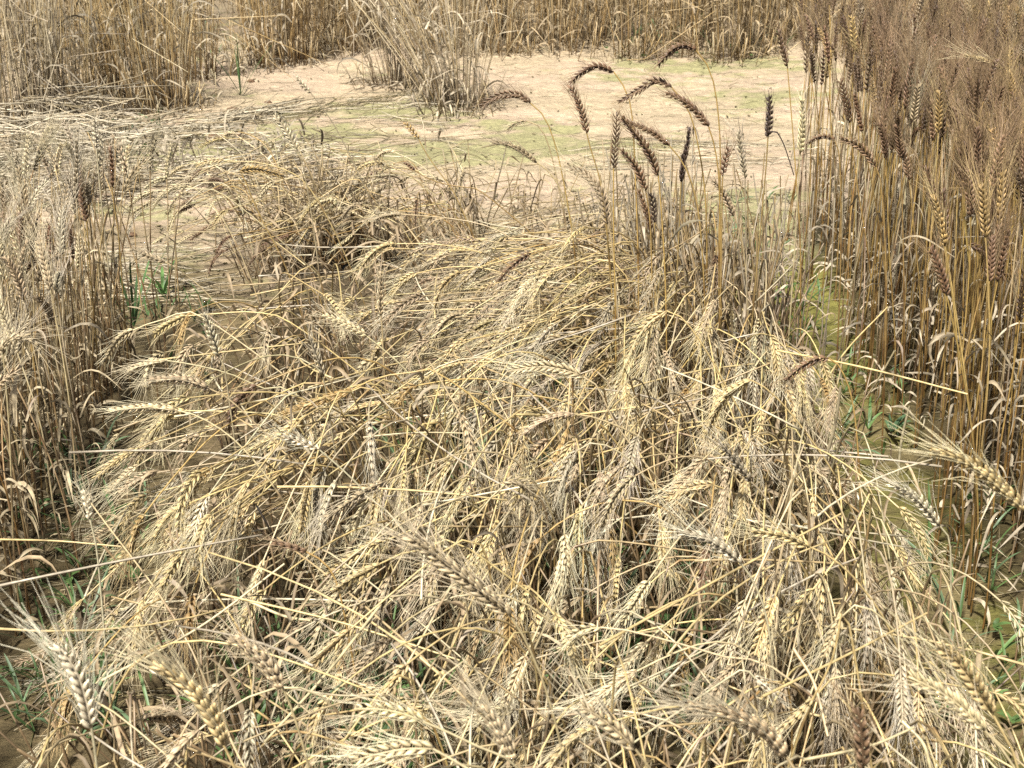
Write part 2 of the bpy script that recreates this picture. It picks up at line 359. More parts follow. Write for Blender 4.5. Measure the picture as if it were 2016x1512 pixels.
HEROES = [
 # (label, short name used in neighbours' labels, tone, height of ear base, stem pixels from the ear down, ear pixels base to tip, options)
 # --- the dark ears standing above the far half of the lodged plot
 ('purple brown ear arching left on a yellow stem, highest of the dark ears', 'highest arching dark ear', 'dark', .90, [(1388,120),(1403,155),(1413,215),(1418,300),(1416,480),(1415,640)], [(1370,98),(1348,89),(1323,99),(1293,130)], dict(awn=.036, leaves=1)),
 ('dark ear hooked over to the left, its tip meeting the ear below', 'hooked dark ear over the sand', 'dark', .84, [(1232,178),(1244,225),(1250,330),(1256,500)], [(1208,141),(1174,130),(1140,146),(1122,166)], dict(awn=.032, leaves=0)),
 ('brown ear leaning up left with its tip under the hooked dark ear', 'brown ear below the hooked one', 'brown', .74, [(1166,305),(1180,350),(1196,470)], [(1155,262),(1147,228),(1136,195),(1122,166)], dict(awn=.032, leaves=0)),
 ('long thin dark ear arching down left in the middle of the dark group', 'long thin arched dark ear', 'dark', .82, [(1340,192),(1354,216),(1368,255),(1388,380),(1392,560)], [(1322,172),(1290,159),(1256,178),(1217,203)], dict(awn=.032, leaves=1, width=.85)),
 ('stout dark ear slanting up left with long fine awns beside the tallest yellow stem', 'stout slanting dark ear', 'dark', .76, [(1408,295),(1416,370),(1420,600)], [(1395,249),(1368,217),(1340,195),(1310,181)], dict(awn=.036, leaves=0, width=1.12)),
 ('dark ear in the middle of the group leaning up left, crossing the stacked ear tips', 'dark ear crossing the others', 'dark', .70, [(1298,365),(1303,430),(1310,560)], [(1296,345),(1278,300),(1250,262),(1222,228)], dict(awn=.04, leaves=1, width=1.05)),
 ('brown ear leaning flat to the left on a stem bent rightwards', 'brown ear on a rightward stem', 'brown', .74, [(1336,308),(1352,335),(1372,400),(1384,520)], [(1318,287),(1290,264),(1258,248),(1222,238)], dict(awn=.03, leaves=0)),
 ('thin dark ear standing straight up at the west side of the dark group', 'thin upright dark ear', 'dark', .70, [(1208,350),(1208,450),(1212,640)], [(1208,331),(1210,300),(1213,262),(1214,220)], dict(awn=.016, leaves=0, width=.72, ear_mul=.7)),
 ('nearly black ear standing upright on its own between yellow stems', 'nearly black upright ear', 'black', .66, [(1340,372),(1338,430),(1330,600)], [(1341,358),(1345,320),(1353,285),(1357,250)], dict(awn=.02, leaves=0)),
 ('brown ear leaning left below the crossing dark ears', 'brown ear under the dark group', 'brown', .66, [(1274,390),(1281,460),(1285,640)], [(1271,374),(1258,338),(1240,312),(1221,293)], dict(awn=.032, leaves=1)),
 ('dark brown ear low in the group, just above the lodged straw', 'low dark brown ear', 'brown', .54, [(1284,470),(1292,530),(1300,620)], [(1282,455),(1276,425),(1266,398),(1256,372)], dict(awn=.02, leaves=0)),
 ('small blackened ear standing close behind the low dark brown ear', 'small blackened ear', 'black', .55, [(1289,450),(1290,560)], [(1288,438),(1287,412),(1281,380)], dict(awn=.015, leaves=0, width=.9)),
 ('tan ear with pale awns curving up left at the edge of the dark group', 'tan awned ear by the dark group', 'tan', .58, [(1202,460),(1212,560)], [(1196,440),(1184,382),(1155,344),(1112,326)], dict(awn=.06, leaves=0)),
 ('small brown ear with splayed awns against the tallest yellow stem', 'small brown splayed ear', 'brown', .70, [(1422,358),(1420,520)], [(1423,345),(1427,320),(1435,288)], dict(awn=.04, leaves=0)),
 ('pale bleached ear standing alone against the sand', 'bleached ear against the sand', 'grey', .66, [(1467,372),(1470,560)], [(1467,350),(1462,315),(1457,285),(1453,255)], dict(awn=.05, leaves=0, width=.75)),
 ('black shrivelled ear on a straight stem, withered leaf hanging at its neck', 'black shrivelled ear', 'black', .76, [(1508,330),(1500,420),(1482,620)], [(1512,270),(1514,245),(1516,215),(1514,187)], dict(awn=.02, leaves=0, width=1.2)),
 ('brown ear on a long arc of stem, bowed left above the sandy patch', 'bowed brown ear over the sand', 'brown', .76, [(1070,228),(1090,275),(1108,350),(1128,470)], [(1044,203),(1018,186),(978,190),(945,212)], dict(awn=.03, leaves=0)),
 ('tan brown ear bowed left below the bowed brown ear', 'second bowed tan ear', 'tan', .62, [(1078,336),(1104,375),(1134,470)], [(1057,320),(1030,299),(1000,284),(968,281)], dict(awn=.045, leaves=0)),
 ('short thin ear on a tight loop of stem over green stained sand', 'thin ear on a looped stem', 'tan', .66, [(1060,248),(1078,280),(1098,360),(1120,480)], [(1036,238),(1016,243),(998,256)], dict(awn=.02, leaves=0, width=.7)),
 ('golden brown stalk leaning right of the dark ears with a bent loose ear', 'loose ear under the dark stems', 'tan', .50, [(1450,440),(1462,480),(1470,560)], [(1444,425),(1432,395),(1418,370),(1400,350)], dict(awn=.03, leaves=0)),
 # --- small ears in the middle left, against the sand
 ('small reddish brown ear held up left over green stained sand', 'small reddish ear over algae', 'ginger', .55, [(835,295),(858,330),(900,392)], [(824,273),(811,257),(796,240)], dict(awn=.02, leaves=0)),
 ('little dark ear at the end of a nearly level stem', 'little dark ear on a level stem', 'brown', .48, [(850,355),(900,368),(955,383)], [(816,335),(806,326),(795,320)], dict(awn=.02, leaves=0)),
 ('thin grey brown ear leaning up left, above the matted straw heap', 'thin ear above the straw heap', 'grey', .60, [(592,310),(603,360),(620,470)], [(586,296),(570,268),(555,245),(538,226)], dict(awn=.03, leaves=0)),
 ('far small ear on a long thin slanting stem, over clean sand', 'far small ear on a slanting stem', 'grey', .62, [(625,200),(660,250),(700,330),(740,420)], [(611,182),(597,168),(582,151)], dict(awn=.025, leaves=0)),
 ('ginger ear lying right at the head of a stiff brown stem, over matted straw', 'tan ear over the straw heap', 'ginger', .50, [(480,350),(510,420),(560,520)], [(472,336),(500,332),(530,338),(560,348)], dict(awn=.03, leaves=0)),
 ('golden ear drooping left over the matted straw', 'golden ear over matted straw', 'gold', .46, [(470,318),(520,322),(590,350),(640,420)], [(440,316),(412,318),(385,328)], dict(awn=.035, leaves=0)),
 ('pale ear curving down to bare sand beside two tall thin stems', 'pale ear over bare sand', 'pale', .42, [(385,372),(420,405),(460,470)], [(368,366),(345,368),(318,385),(297,412)], dict(awn=.03, leaves=0)),
 ('pale ear drooping lowest over the bare sand', 'lowest pale ear over sand', 'pale', .40, [(330,374),(390,372),(450,390)], [(302,376),(280,384),(262,398),(246,410)], dict(awn=.04, leaves=0)),
 ('tan ear with dark husks lying level over mossy sand', 'level tan ear on mossy sand', 'tan', .34, [(350,530),(400,570),(460,640)], [(325,516),(300,506),(275,495),(255,490)], dict(awn=.03, leaves=0)),
 # --- left plot
 ('whitish upright ear with stiff awns on a green tipped stem in the left plot', 'whitish ear of the left plot', 'white', .66, [(192,320),(200,400),(213,520),(222,640)], [(190,292),(188,270),(186,250),(186,232)], dict(awn=.025, leaves=0, width=.9)),
 ('dark brown upright ear on a thin stem right of the whitish ear', 'dark ear beside the whitish ear', 'brown', .58, [(224,400),(235,480),(245,620)], [(221,368),(221,342),(219,312),(216,288)], dict(awn=.02, leaves=0, width=.85)),
 ('grey green ear with spread awns standing tall at the left plot edge', 'grey spread ear of the left plot', 'grey', .60, [(152,420),(158,520),(166,650)], [(150,390),(150,350),(152,315),(150,272)], dict(awn=.05, leaves=1)),
 ('bristly tan ear in the front of the left plot', 'bristly tan ear of the left plot', 'tan', .56, [(62,470),(68,560),(85,700)], [(58,440),(50,400),(42,365),(36,325)], dict(awn=.06, leaves=1)),
 ('brown ear leaning right at the left plot edge near bare sand', 'brown ear leaning out of the left plot', 'brown', .54, [(172,450),(180,560),(192,700)], [(171,436),(165,410),(160,385),(156,360)], dict(awn=.03, leaves=0)),
 # --- long ears over the left half of the tangle
 ('big tan ear bent level to the left over the mossy left alley', 'big level ear over the left alley', 'tan', .52, [(450,785),(520,850),(590,915),(650,1000)], [(412,765),(382,752),(345,746),(290,748)], dict(awn=.05, leaves=0, width=1.1)),
 ('furry pale ear lying level to the left at the end of a long arched stem', 'furry level ear by the left plot', 'pale', .50, [(395,822),(460,865),(530,945),(600,1060)], [(350,808),(310,803),(265,803),(218,809)], dict(awn=.035, leaves=0, width=1.05)),
 ('thin pale ear pointing left on a long level stem above two level ears', 'thin pale ear above the level ears', 'pale', .42, [(380,718),(450,735),(520,765),(580,775)], [(330,710),(305,713),(280,718),(252,730)], dict(awn=.05, leaves=0, width=.8)),
 ('golden ear drooping down left over olive moss, its stem running back right', 'golden ear over olive moss', 'gold', .40, [(420,618),(500,615),(580,640)], [(365,622),(345,632),(322,645),(300,662)], dict(awn=.04, leaves=0)),
 ('striped ear curving down left across the tall stems of the left plot', 'striped ear by the left stems', 'pale', .40, [(285,640),(330,628),(400,625)], [(262,650),(240,662),(222,685),(208,710)], dict(awn=.03, leaves=0)),
 ('ginger ear lying across the middle of the left tangle', 'ginger ear', 'ginger', .46, [(740,745),(800,735),(880,745)], [(692,768),(655,780),(612,795),(556,812)], dict(awn=.04, leaves=0, width=1.1)),
 ('brown grey upright ear on a thin vertical stem over the mossy patch', 'grey upright ear over moss', 'grey', .50, [(440,715),(450,780),(470,930)], [(430,700),(420,670),(410,640),(402,615)], dict(awn=.03, leaves=0)),
 ('grey ear upright on a thin stem among golden straw', 'thin grey upright ear in the straw', 'grey', .48, [(640,760),(655,860),(680,1010)], [(636,742),(628,715),(618,690),(608,660)], dict(awn=.03, leaves=0, width=.8)),
 ('bleached ear slanting up left in the middle of the tangle', 'bleached slanting ear', 'white', .50, [(680,930),(740,990),(800,1050)], [(628,885),(605,875),(580,866),(555,858)], dict(awn=.04, leaves=0, width=.75)),
 ('tan ear upright with pale awns above the flattened straw', 'tan upright ear above flat straw', 'tan', .50, [(752,640),(756,720),(765,860)], [(750,620),(748,590),(750,565),(748,535)], dict(awn=.035, leaves=0)),
 ('pale golden ear leaning up left, over the far flattened straw', 'pale ear over far flat straw', 'pale', .48, [(745,680),(800,730),(850,800)], [(722,662),(695,645),(665,632),(635,620)], dict(awn=.04, leaves=0)),
 # --- long ears over the right half of the tangle
 ('big golden ear hanging down left from an arched stem in the right tangle', 'big hanging golden ear', 'gold', .58, [(1345,628),(1390,690),(1440,780),(1480,860)], [(1312,612),(1282,632),(1255,665),(1230,715)], dict(awn=.05, leaves=0, width=1.15)),
 ('large pale ear arching flat to the left above a dark hollow', 'large pale ear over the hollow', 'pale', .52, [(1175,760),(1210,830),(1260,900),(1330,990)], [(1148,742),(1110,728),(1060,722),(998,732)], dict(awn=.06, leaves=0, width=1.1)),
 ('tan ear drooping left into a dark hollow, smooth and nearly awnless', 'smooth ear in the hollow', 'tan', .48, [(1170,822),(1240,850),(1310,900)], [(1130,815),(1095,818),(1060,832),(1030,856)], dict(awn=.02, leaves=0)),
 ('stiff golden ear curving down left from a thick straw, spiky awns all round', 'spiky golden ear', 'gold', .52, [(1515,770),(1570,830),(1640,930),(1690,1040)], [(1478,748),(1440,768),(1412,805),(1388,862)], dict(awn=.06, leaves=0, width=1.1)),
 ('purple brown ear drooping left over the mossy right alley', 'purple brown ear over the alley', 'dark', .50, [(1655,725),(1678,790),(1690,900),(1694,1050),(1695,1190)], [(1630,704),(1603,708),(1575,724),(1545,750)], dict(awn=.05, leaves=0, ear_mul=1.6)),
 ('very large pale golden ear pointing up left beside the right standing plot', 'very large golden ear', 'gold', .74, [(2060,1040),(2110,1100),(2200,1260)], [(2016,1003),(1965,955),(1905,910),(1835,887)], dict(awn=.06, leaves=0, width=1.15)),
 ('grey weathered ear hanging on a looped stem in the middle tangle', 'grey looped ear', 'grey', .46, [(1165,872),(1210,885),(1270,940)], [(1135,888),(1118,912),(1104,945),(1088,985)], dict(awn=.04, leaves=0)),
 ('pale grey fluffy ear over the right mossy alley, leaning up left', 'pale fluffy ear over the alley', 'white', .48, [(1868,1060),(1872,1120),(1870,1250)], [(1850,1035),(1822,1000),(1790,970),(1752,950)], dict(awn=.06, leaves=0)),
 ('golden ear pointing left near the spiky golden ear, below it', 'left pointing golden ear', 'gold', .46, [(1440,968),(1500,1010),(1560,1080)], [(1405,955),(1372,958),(1342,968),(1308,986)], dict(awn=.05, leaves=0)),
 ('pale grey ear slanting up left with a long smooth stem below', 'pale grey slanting ear', 'white', .54, [(1480,1140),(1505,1200),(1520,1300)], [(1458,1108),(1425,1080),(1388,1060),(1335,1046)], dict(awn=.055, leaves=0)),
 ('golden ear with flat rows of husks pointing left, right of the pale grey one', 'flat rowed ear', 'gold', .52, [(1640,1100),(1700,1160),(1760,1260)], [(1592,1076),(1555,1058),(1520,1050),(1478,1046)], dict(awn=.05, leaves=0)),
 ('grey brown ear leaning up left beside thick straws in the right tangle', 'grey brown leaning ear', 'grey', .50, [(1500,970),(1530,1020),(1570,1120)], [(1478,948),(1458,920),(1438,895),(1418,872)], dict(awn=.05, leaves=0, ear_mul=.7)),
 # --- foreground
 ('long pale grey ear pointing up with awns in a brush, by the left front edge', 'pale grey brush ear', 'white', .62, [(186,1470),(196,1560),(210,1700)], [(180,1432),(170,1380),(150,1320),(112,1266)], dict(awn=.07, leaves=0, width=1.15, ear_mul=1.08, awn_n=3, awn_r=.00046)),
 ('big golden ear leaning up left in the front, on a thick yellow stem', 'big front golden ear', 'gold', .62, [(462,1512),(500,1600),(540,1700)], [(440,1466),(412,1400),(365,1346),(300,1304)], dict(awn=.06, leaves=0, width=1.25, ear_mul=1.12, awn_n=3, awn_r=.00046)),
 ('plump brownish ear leaning up left over green weeds in the front', 'plump ear over green weeds', 'tan', .58, [(572,1390),(600,1480),(630,1620)], [(556,1352),(528,1312),(495,1282),(452,1253)], dict(awn=.035, leaves=0, width=1.2, ear_mul=1.12, awn_n=3, awn_r=.00046)),
 ('longest tan ear slanting up left across the middle front', 'longest slanting tan ear', 'tan', .62, [(1035,1262),(1075,1360),(1110,1500)], [(1004,1212),(930,1150),(862,1098),(800,1050)], dict(awn=.07, leaves=0, width=1.15, ear_mul=1.08, awn_n=3, awn_r=.00046)),
 ('pale ear pointing left on a long stem from the front middle', 'pale front ear pointing left', 'pale', .58, [(890,1445),(960,1480),(1040,1530)], [(832,1420),(790,1404),(745,1396),(698,1396)], dict(awn=.05, leaves=0)),
 ('thick tan ear rising up left from the front edge at the middle', 'thick front middle ear', 'tan', .62, [(1040,1540),(1080,1640)], [(1012,1492),(990,1450),(965,1415),(942,1388)], dict(awn=.06, leaves=0, width=1.2, ear_mul=1.12, awn_n=3, awn_r=.00046)),
 ('bright cream ear lying level along the front edge, yellow at its stem end', 'bright cream level ear', 'pale', .60, [(890,1495),(960,1540),(1040,1620)], [(852,1474),(800,1474),(745,1484),(690,1500)], dict(awn=.045, leaves=0, width=1.2, ear_mul=1.12, awn_n=3, awn_r=.00046)),
 ('big golden brown ear slanting up left at the front edge, long loose awns', 'big loose awned front ear', 'tan', .64, [(1575,1530),(1620,1640)], [(1548,1490),(1508,1442),(1443,1408),(1356,1388)], dict(awn=.07, leaves=0, width=1.2, ear_mul=1.12, awn_n=3, awn_r=.00046)),
 ('mottled tan ear leaning up left, left of the big loose awned front ear', 'mottled front ear', 'tan', .60, [(1280,1515),(1320,1620)], [(1250,1474),(1212,1436),(1170,1405),(1136,1386)], dict(awn=.06, leaves=0)),
 ('golden brown ear leaning up left above a green grass blade near the right edge', 'golden brown ear by a green blade', 'gold', .62, [(1975,1445),(2010,1540)], [(1952,1402),(1922,1350),(1890,1305),(1845,1268)], dict(awn=.06, leaves=0, width=1.15, ear_mul=.8)),
 ('pale ear leaning up left, left of the golden brown one near the right front', 'pale right front ear', 'pale', .62, [(1975,1480),(2020,1580)], [(1938,1438),(1895,1395),(1850,1362),(1788,1332)], dict(awn=.07, leaves=0)),
 ('sooty grey ear standing upright at the front edge', 'sooty upright front ear', 'brown', .60, [(1702,1560),(1710,1680)], [(1700,1512),(1698,1470),(1694,1430),(1688,1392)], dict(awn=.05, leaves=0, ear_mul=.75)),
 ('slender whitish ear upright on a thin green white stem near the left alley', 'slender whitish ear', 'white', .48, [(190,1080),(200,1180),(212,1330)], [(177,1022),(174,1000),(170,985),(166,965)], dict(awn=.035, leaves=0, width=.8)),
 ('golden ear pointing down left from a straw in the front left tangle', 'golden ear in the left front', 'gold', .44, [(790,1090),(850,1080),(930,1085)], [(748,1110),(720,1125),(690,1140),(655,1166)], dict(awn=.05, leaves=0)),
 ('dark brown ear pointing left among golden ears in the left front', 'dark ear among golden ears', 'brown', .46, [(635,1105),(660,1140),(680,1220)], [(602,1086),(580,1078),(560,1073),(535,1068)], dict(awn=.03, leaves=0)),
 ('cream ear with crisp husks drooping left from a long straight straw', 'cream ear on a straight straw', 'pale', .46, [(1230,1240),(1330,1265),(1450,1300),(1530,1320)], [(1182,1235),(1150,1240),(1125,1256),(1100,1284)], dict(awn=.035, leaves=0)),
 ('golden ear hanging down left from the point where straws cross like a star', 'ear below the star of straws', 'gold', .46, [(1625,1330),(1645,1280),(1668,1215)], [(1600,1376),(1582,1398),(1560,1418),(1532,1442)], dict(awn=.05, leaves=0)),
 ('cream ear hanging just above the star of crossed straws', 'cream ear above the star', 'pale', .46, [(1690,1190),(1740,1220),(1790,1290)], [(1656,1215),(1645,1240),(1633,1268),(1620,1300)], dict(awn=.05, leaves=0)),
 ('small white ear lying level left of the star of crossed straws', 'small white ear', 'white', .44, [(1500,1335),(1475,1325),(1440,1330)], [(1486,1335),(1500,1345),(1515,1358),(1530,1370)], dict(awn=.03, leaves=0, width=.8)),
 # --- right standing plot edge
 ('dark upright ear leaning left of the standing plot, on a thin bare stem', 'outermost dark ear of the right plot', 'dark', .80, [(1556,200),(1566,330),(1575,470)], [(1550,130),(1544,108),(1538,85),(1532,58)], dict(awn=.045, leaves=0)),
 ('pale yellow ear with open husks at the corner of the standing plot', 'pale ear of the right plot', 'pale', .70, [(1573,340),(1568,430),(1560,560)], [(1575,300),(1578,265),(1580,230),(1578,190)], dict(awn=.035, leaves=0)),
 ('grey brown ear bowed left in the edge of the standing plot', 'grey bowed ear of the right plot', 'brown', .66, [(1732,345),(1740,430),(1745,560)], [(1724,328),(1706,302),(1684,283),(1652,272)], dict(awn=.03, leaves=0, ear_mul=1.2)),
 ('brown shrivelled ear arched over left, beside the pale yellow ear', 'shrivelled arched ear', 'brown', .66, [(1650,292),(1655,360),(1655,520)], [(1643,275),(1625,268),(1605,272),(1586,285)], dict(awn=.02, leaves=0, width=.8)),
 ('golden yellow ear among the dark ears near the right edge', 'golden ear among dark ears', 'gold', .78, [(1985,160),(1990,260),(1992,400)], [(1974,136),(1950,122),(1925,114),(1895,108)], dict(awn=.06, leaves=0)),
 ('dark ragged ear drooping right over brown stems in the right plot', 'dark ragged drooping ear', 'dark', .60, [(1890,492),(1880,540),(1878,650)], [(1908,482),(1935,492),(1960,515),(1980,550)], dict(awn=.02, leaves=0)),
]
for lab, sh, tone, z, st, ea, k in HEROES: hero(lab, sh, tone, z, st, ea, **k)
N_HERO = len(STALKS)

# withered flag leaf hanging from the black shrivelled ear
o = STALKS[15]['o']
Yb = at_z(1512, 270, .76)[1]; P = spline([at_y(*p, Yb) for p in ((1512,266),(1527,258),(1542,282),(1552,310),(1563,345))], 12)[None]
m = MB(); ribbons(m, P, np.full((1, 12), .0022), np.tile([0.3, .8, .5], (1, 12, 1)), np.array([.05, .035, .03])); m.build('leaf', M_LEAF, o, o.location)

# ------------------------------------------------------------------ lodged (fallen) wheat of the middle plot
def lodged_path(base, az, e0, e1, sb, kink, ln, droop, earlen, n=20, wob=.25):
    s = np.linspace(0, 1, n); el = e0 + (e1 - e0) / (1 + np.exp(-(s - sb) * kink))
    a = az + wob * (s - .2) * rng.normal() + .12 * rng.normal() * np.sin(s * 5 + rng.uniform(0, 6))
    d = np.stack([np.cos(el) * np.cos(a), np.cos(el) * np.sin(a), np.sin(el)], 1)
    P = base + np.vstack([np.zeros(3), np.cumsum(d[:-1], 0)]) * ln / (n - 1)
    ne = 13; se = np.linspace(0, 1, ne); ee = el[-1] + (droop - el[-1]) * np.clip(se * 1.35, 0, 1) ** .8
    de = np.stack([np.cos(ee) * np.cos(a[-1]), np.cos(ee) * np.sin(a[-1]), np.sin(ee)], 1)
    E = P[-1] + np.vstack([np.zeros(3), np.cumsum(de[:-1], 0)]) * earlen / (ne - 1)
    P[1:, 2] = np.maximum(P[1:, 2], .012); E[:, 2] = np.maximum(E[:, 2], .015)
    return P, E
def flow(x, y):
    L_ = np.array([-.88, -.42]); Rr = np.array([.80, -.55]); Fr = np.array([-.12, -1.0]); Fa = np.array([-1, .02])
    wr_ = sstep(.30, .70, x); wf = sstep(2.5, 1.9, y); wfar = sstep(3.3, 3.8, y) * (1 - wr_)
    v_ = L_ * (1 - wr_) + Rr * wr_; v_ = v_ * (1 - wf * .75) + Fr * wf * .75; v_ = v_ * (1 - wfar) + Fa * wfar
    return math.atan2(v_[1], v_[0])
cand = []
tones_l = ['gold'] * 38 + ['pale'] * 14 + ['tan'] * 28 + ['grey'] * 13 + ['ginger'] * 4 + ['white'] * 2 + ['brown'] * 2
while len(cand) < 980:
    x, y = rng.uniform(-.66, .68), 1.05 + 2.85 * rng.random() ** .85
    if fbm(np.array(x * 3.2 + 20), np.array(y * 2.6), 71, 2) < .42: continue
    if y < 3.0 and fbm(np.array(x * 4.4 + 3), np.array(y * 3.6), 171, 2) < .44: continue
    if min(np.hypot(x - 0.04, y - 2.62) / .16, np.hypot(x + .06, y - 2.25) / .12, np.hypot(x - .30, y - 1.85) / .13, np.hypot(x + .24, y - 1.55) / .12, np.hypot(x - .52, y - 2.2) / .1) < 1 and rng.random() < .85: continue
    near = sstep(2.4, 1.7, y)
    far = sstep(3.2, 3.9, y)
    az = flow(x, y) + rng.normal(0, .45 + .45 * near)
    tone = tones_l[rng.integers(len(tones_l))]
    sb = rng.uniform(.36, .72) - .18 * far - .06
    ln = rng.uniform(.56, .80); cw = float(sstep(-.35, -.1, x) * sstep(.75, .5, x) * sstep(3.1, 2.8, y))
    if rng.random() < .75 * cw: az = lerp(az, rng.normal(-1.7, .7), .8); sb = rng.uniform(.52, .78)
    e1 = lerp(rng.uniform(-.70, .22), rng.uniform(-1.25, -.1), cw) * (1 - far) + rng.uniform(-.2, .15) * far
    base = np.array([x, y, float(ground_z(np.array(x), np.array(y))) - .01])
    P, E = lodged_path(base, az, rng.uniform(1.2, 1.54), e1, sb, rng.choice([8, 14, 40]), ln, rng.uniform(-1.6, -.35), rng.uniform(.072, .114))
    if y < 1.5 and P[:, 2].max() > .5: continue
    ym = E[:, 1].mean(); xr_ = lerp(lerp(.86, .78, sstep(1.8, 2.4, ym)), .62, sstep(2.4, 3.4, ym)); xl_ = lerp(lerp(-.76, -.88, sstep(1.4, 2.4, ym)), -.60, sstep(3.1, 3.6, ym))
    if E[:, 0].max() > xr_ or E[:, 0].min() < xl_ or P[:, 0].max() > xr_: continue
    edge_ = max(sstep(xr_ - .25, xr_, E[:, 0].max()), sstep(xl_ + .30, xl_, E[:, 0].min()) if ym < 9 else 0, sstep(3.2, 3.7, ym))
    if max(P[:, 2].max(), E[:, 2].max()) > lerp(.50, .24, edge_): continue
    if ym > 3.35 and rng.random() < sstep(3.3, 4.1, ym) * .9: continue
    cand.append((P, E, tone))
mids = np.array([c[1][6] for c in cand]); pxm = to_px(mids)
allp = to_px(np.concatenate([c[0][::2] for c in cand] + [c[1][::3] for c in cand]))
score = []
for k, p in enumerate(pxm):
    if not (10 < p[0] < 2006 and 30 < p[1] < 1500): score.append(-99); continue
    dd = allp[(np.abs(allp[:, 0] - p[0]) < 26) & (np.abs(allp[:, 1] - p[1]) < 26)]
    score.append(-(dd[:, 2] < p[2] - .03).sum() - 1.0 * p[2])
order = np.argsort(score)[::-1]; single = set(order[:150].tolist())
stm, ears_m, awn_m, lf = MB(), MB(), MB(), MB()
for k, (P, E, tone) in enumerate(cand):
    if k in single:
        stalk(P, E, tone, '', EARS_GRP, width=rng.uniform(.75, 1.08), nsp=int(rng.integers(15, 21)), awn=rng.uniform(.045, .068), leaves=int(rng.random() < .45)); continue
    ts, te, ta = TONE[tone]
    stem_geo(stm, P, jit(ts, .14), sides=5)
    if rng.random() < .93: ear_geo(ears_m, awn_m, E, jit(te, .16) * 1.03, jit(ta), nsp=int(rng.integers(14, 20)), width=rng.uniform(.68, 1.02), lod=int(pxm[k, 2] < 3.0), awn=rng.uniform(.045, .065), awn_n=2 if score[k] > -60 and pxm[k, 2] < 3.0 else 1, awn_r=.00036)
# upright broken stubs and lower stems under the canopy, brown darkened as painted shade
n = 1700; bx, by = rng.uniform(-.66, .70, n), 1.1 + 2.5 * rng.random(n)
keep = fbm(bx * 3.2 + 20, by * 2.6, 71, 2) > .33; bx, by = bx[keep], by[keep]; n = len(bx)
h = rng.uniform(.10, .36, n); s = np.linspace(0, 1, 5)
lean = rng.normal(0, .22, (n, 2)) + np.array([-.08, -.05])
P = np.stack([bx[:, None] + lean[:, :1] * h[:, None] * s ** 1.3, by[:, None] + lean[:, 1:] * h[:, None] * s ** 1.3, -.015 + h[:, None] * s], -1)
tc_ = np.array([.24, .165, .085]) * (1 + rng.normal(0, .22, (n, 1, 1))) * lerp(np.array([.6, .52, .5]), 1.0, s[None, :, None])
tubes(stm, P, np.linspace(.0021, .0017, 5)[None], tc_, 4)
for (u, v_, m_) in ((600, 520, 40), (560, 470, 22), (680, 500, 44), (740, 510, 36), (640, 450, 16), (890, 470, 16), (1000, 480, 20), (1140, 520, 40), (1210, 560, 60), (1290, 580, 60), (1390, 600, 60), (1340, 540, 40), (915, 420, 9), (1060, 430, 10)):
    c = at_z(u, v_, 0); n = m_; s = np.linspace(0, 1, 7); h = rng.uniform(.12, .34, n) * (1.35 if u < 780 else 1.0); br = rng.uniform(.45, 1.0, n); az = rng.normal(math.pi * .95, .9, n)
    x0, y0 = c[0] + rng.normal(0, .06, n), c[1] + rng.normal(0, .06, n); le = rng.normal(0, .22, (n, 2))
    up_ = np.minimum(s[None], br[:, None]); ov = np.maximum(s[None] - br[:, None], 0) * 2.2
    P = np.stack([x0[:, None] + h[:, None] * (le[:, :1] * up_ + np.cos(az)[:, None] * ov), y0[:, None] + h[:, None] * (le[:, 1:] * up_ + np.sin(az)[:, None] * ov), -.015 + h[:, None] * (up_ - ov * .3)], -1)
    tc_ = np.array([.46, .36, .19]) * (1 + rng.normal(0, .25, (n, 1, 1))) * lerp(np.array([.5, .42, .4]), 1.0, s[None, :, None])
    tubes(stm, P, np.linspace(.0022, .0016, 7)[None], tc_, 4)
    n = m_; a2 = rng.uniform(0, 6.28, n); dry_leaves(lf, np.stack([x0, y0, h * .5], 1), np.stack([np.cos(a2), np.sin(a2), 0 * a2], 1), rng.uniform(.05, .14, n), rng.uniform(.003, .007, n), np.array([.40, .31, .19]) * (1 + rng.normal(0, .25, (n, 1, 1))))
for k in range(120):      # a bank of leaning, half fallen stalks along the far left side of the tangle
    u_, v_ = rng.uniform(480, 960), rng.normal(520, 28); c = at_z(u_, v_ + max(0, (560 - u_) * .25), 0); tone = ['grey', 'tan', 'gold', 'tan', 'pale', 'brown'][rng.integers(6)]
    P, E = lodged_path(np.array([c[0], c[1], -.015]), rng.normal(math.pi * 1.0, .7), rng.uniform(.9, 1.45), rng.uniform(-.6, .35), rng.uniform(.35, .75), rng.choice([10, 40]), rng.uniform(.32, .52), rng.uniform(-1.3, -.2), rng.uniform(.07, .10))
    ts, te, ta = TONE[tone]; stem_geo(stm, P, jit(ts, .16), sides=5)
    if rng.random() < .6: ear_geo(ears_m, awn_m, E, jit(te, .14), jit(ta), nsp=16, lod=0, awn=rng.uniform(.03, .05), awn_n=1, awn_r=.00034)
n = 330; C_ = np.array([at_z(a, b, 0) for a, b in zip(np.concatenate([rng.normal(1300, 80, 180), rng.normal(1440, 70, 150)]), np.concatenate([rng.normal(650, 45, 180), rng.normal(720, 50, 150)]))])
h = rng.uniform(.22, .50, n); s = np.linspace(0, 1, 8); le = rng.normal(0, .10, (n, 2)); le[:, 0] -= .04
P = np.stack([C_[:, :1] + h[:, None] * le[:, :1] * s ** 1.6 + .004 * np.sin(s * 7 + rng.uniform(0, 6, (n, 1))), C_[:, 1:2] + h[:, None] * le[:, 1:] * s ** 1.6, -.015 + h[:, None] * s], -1)
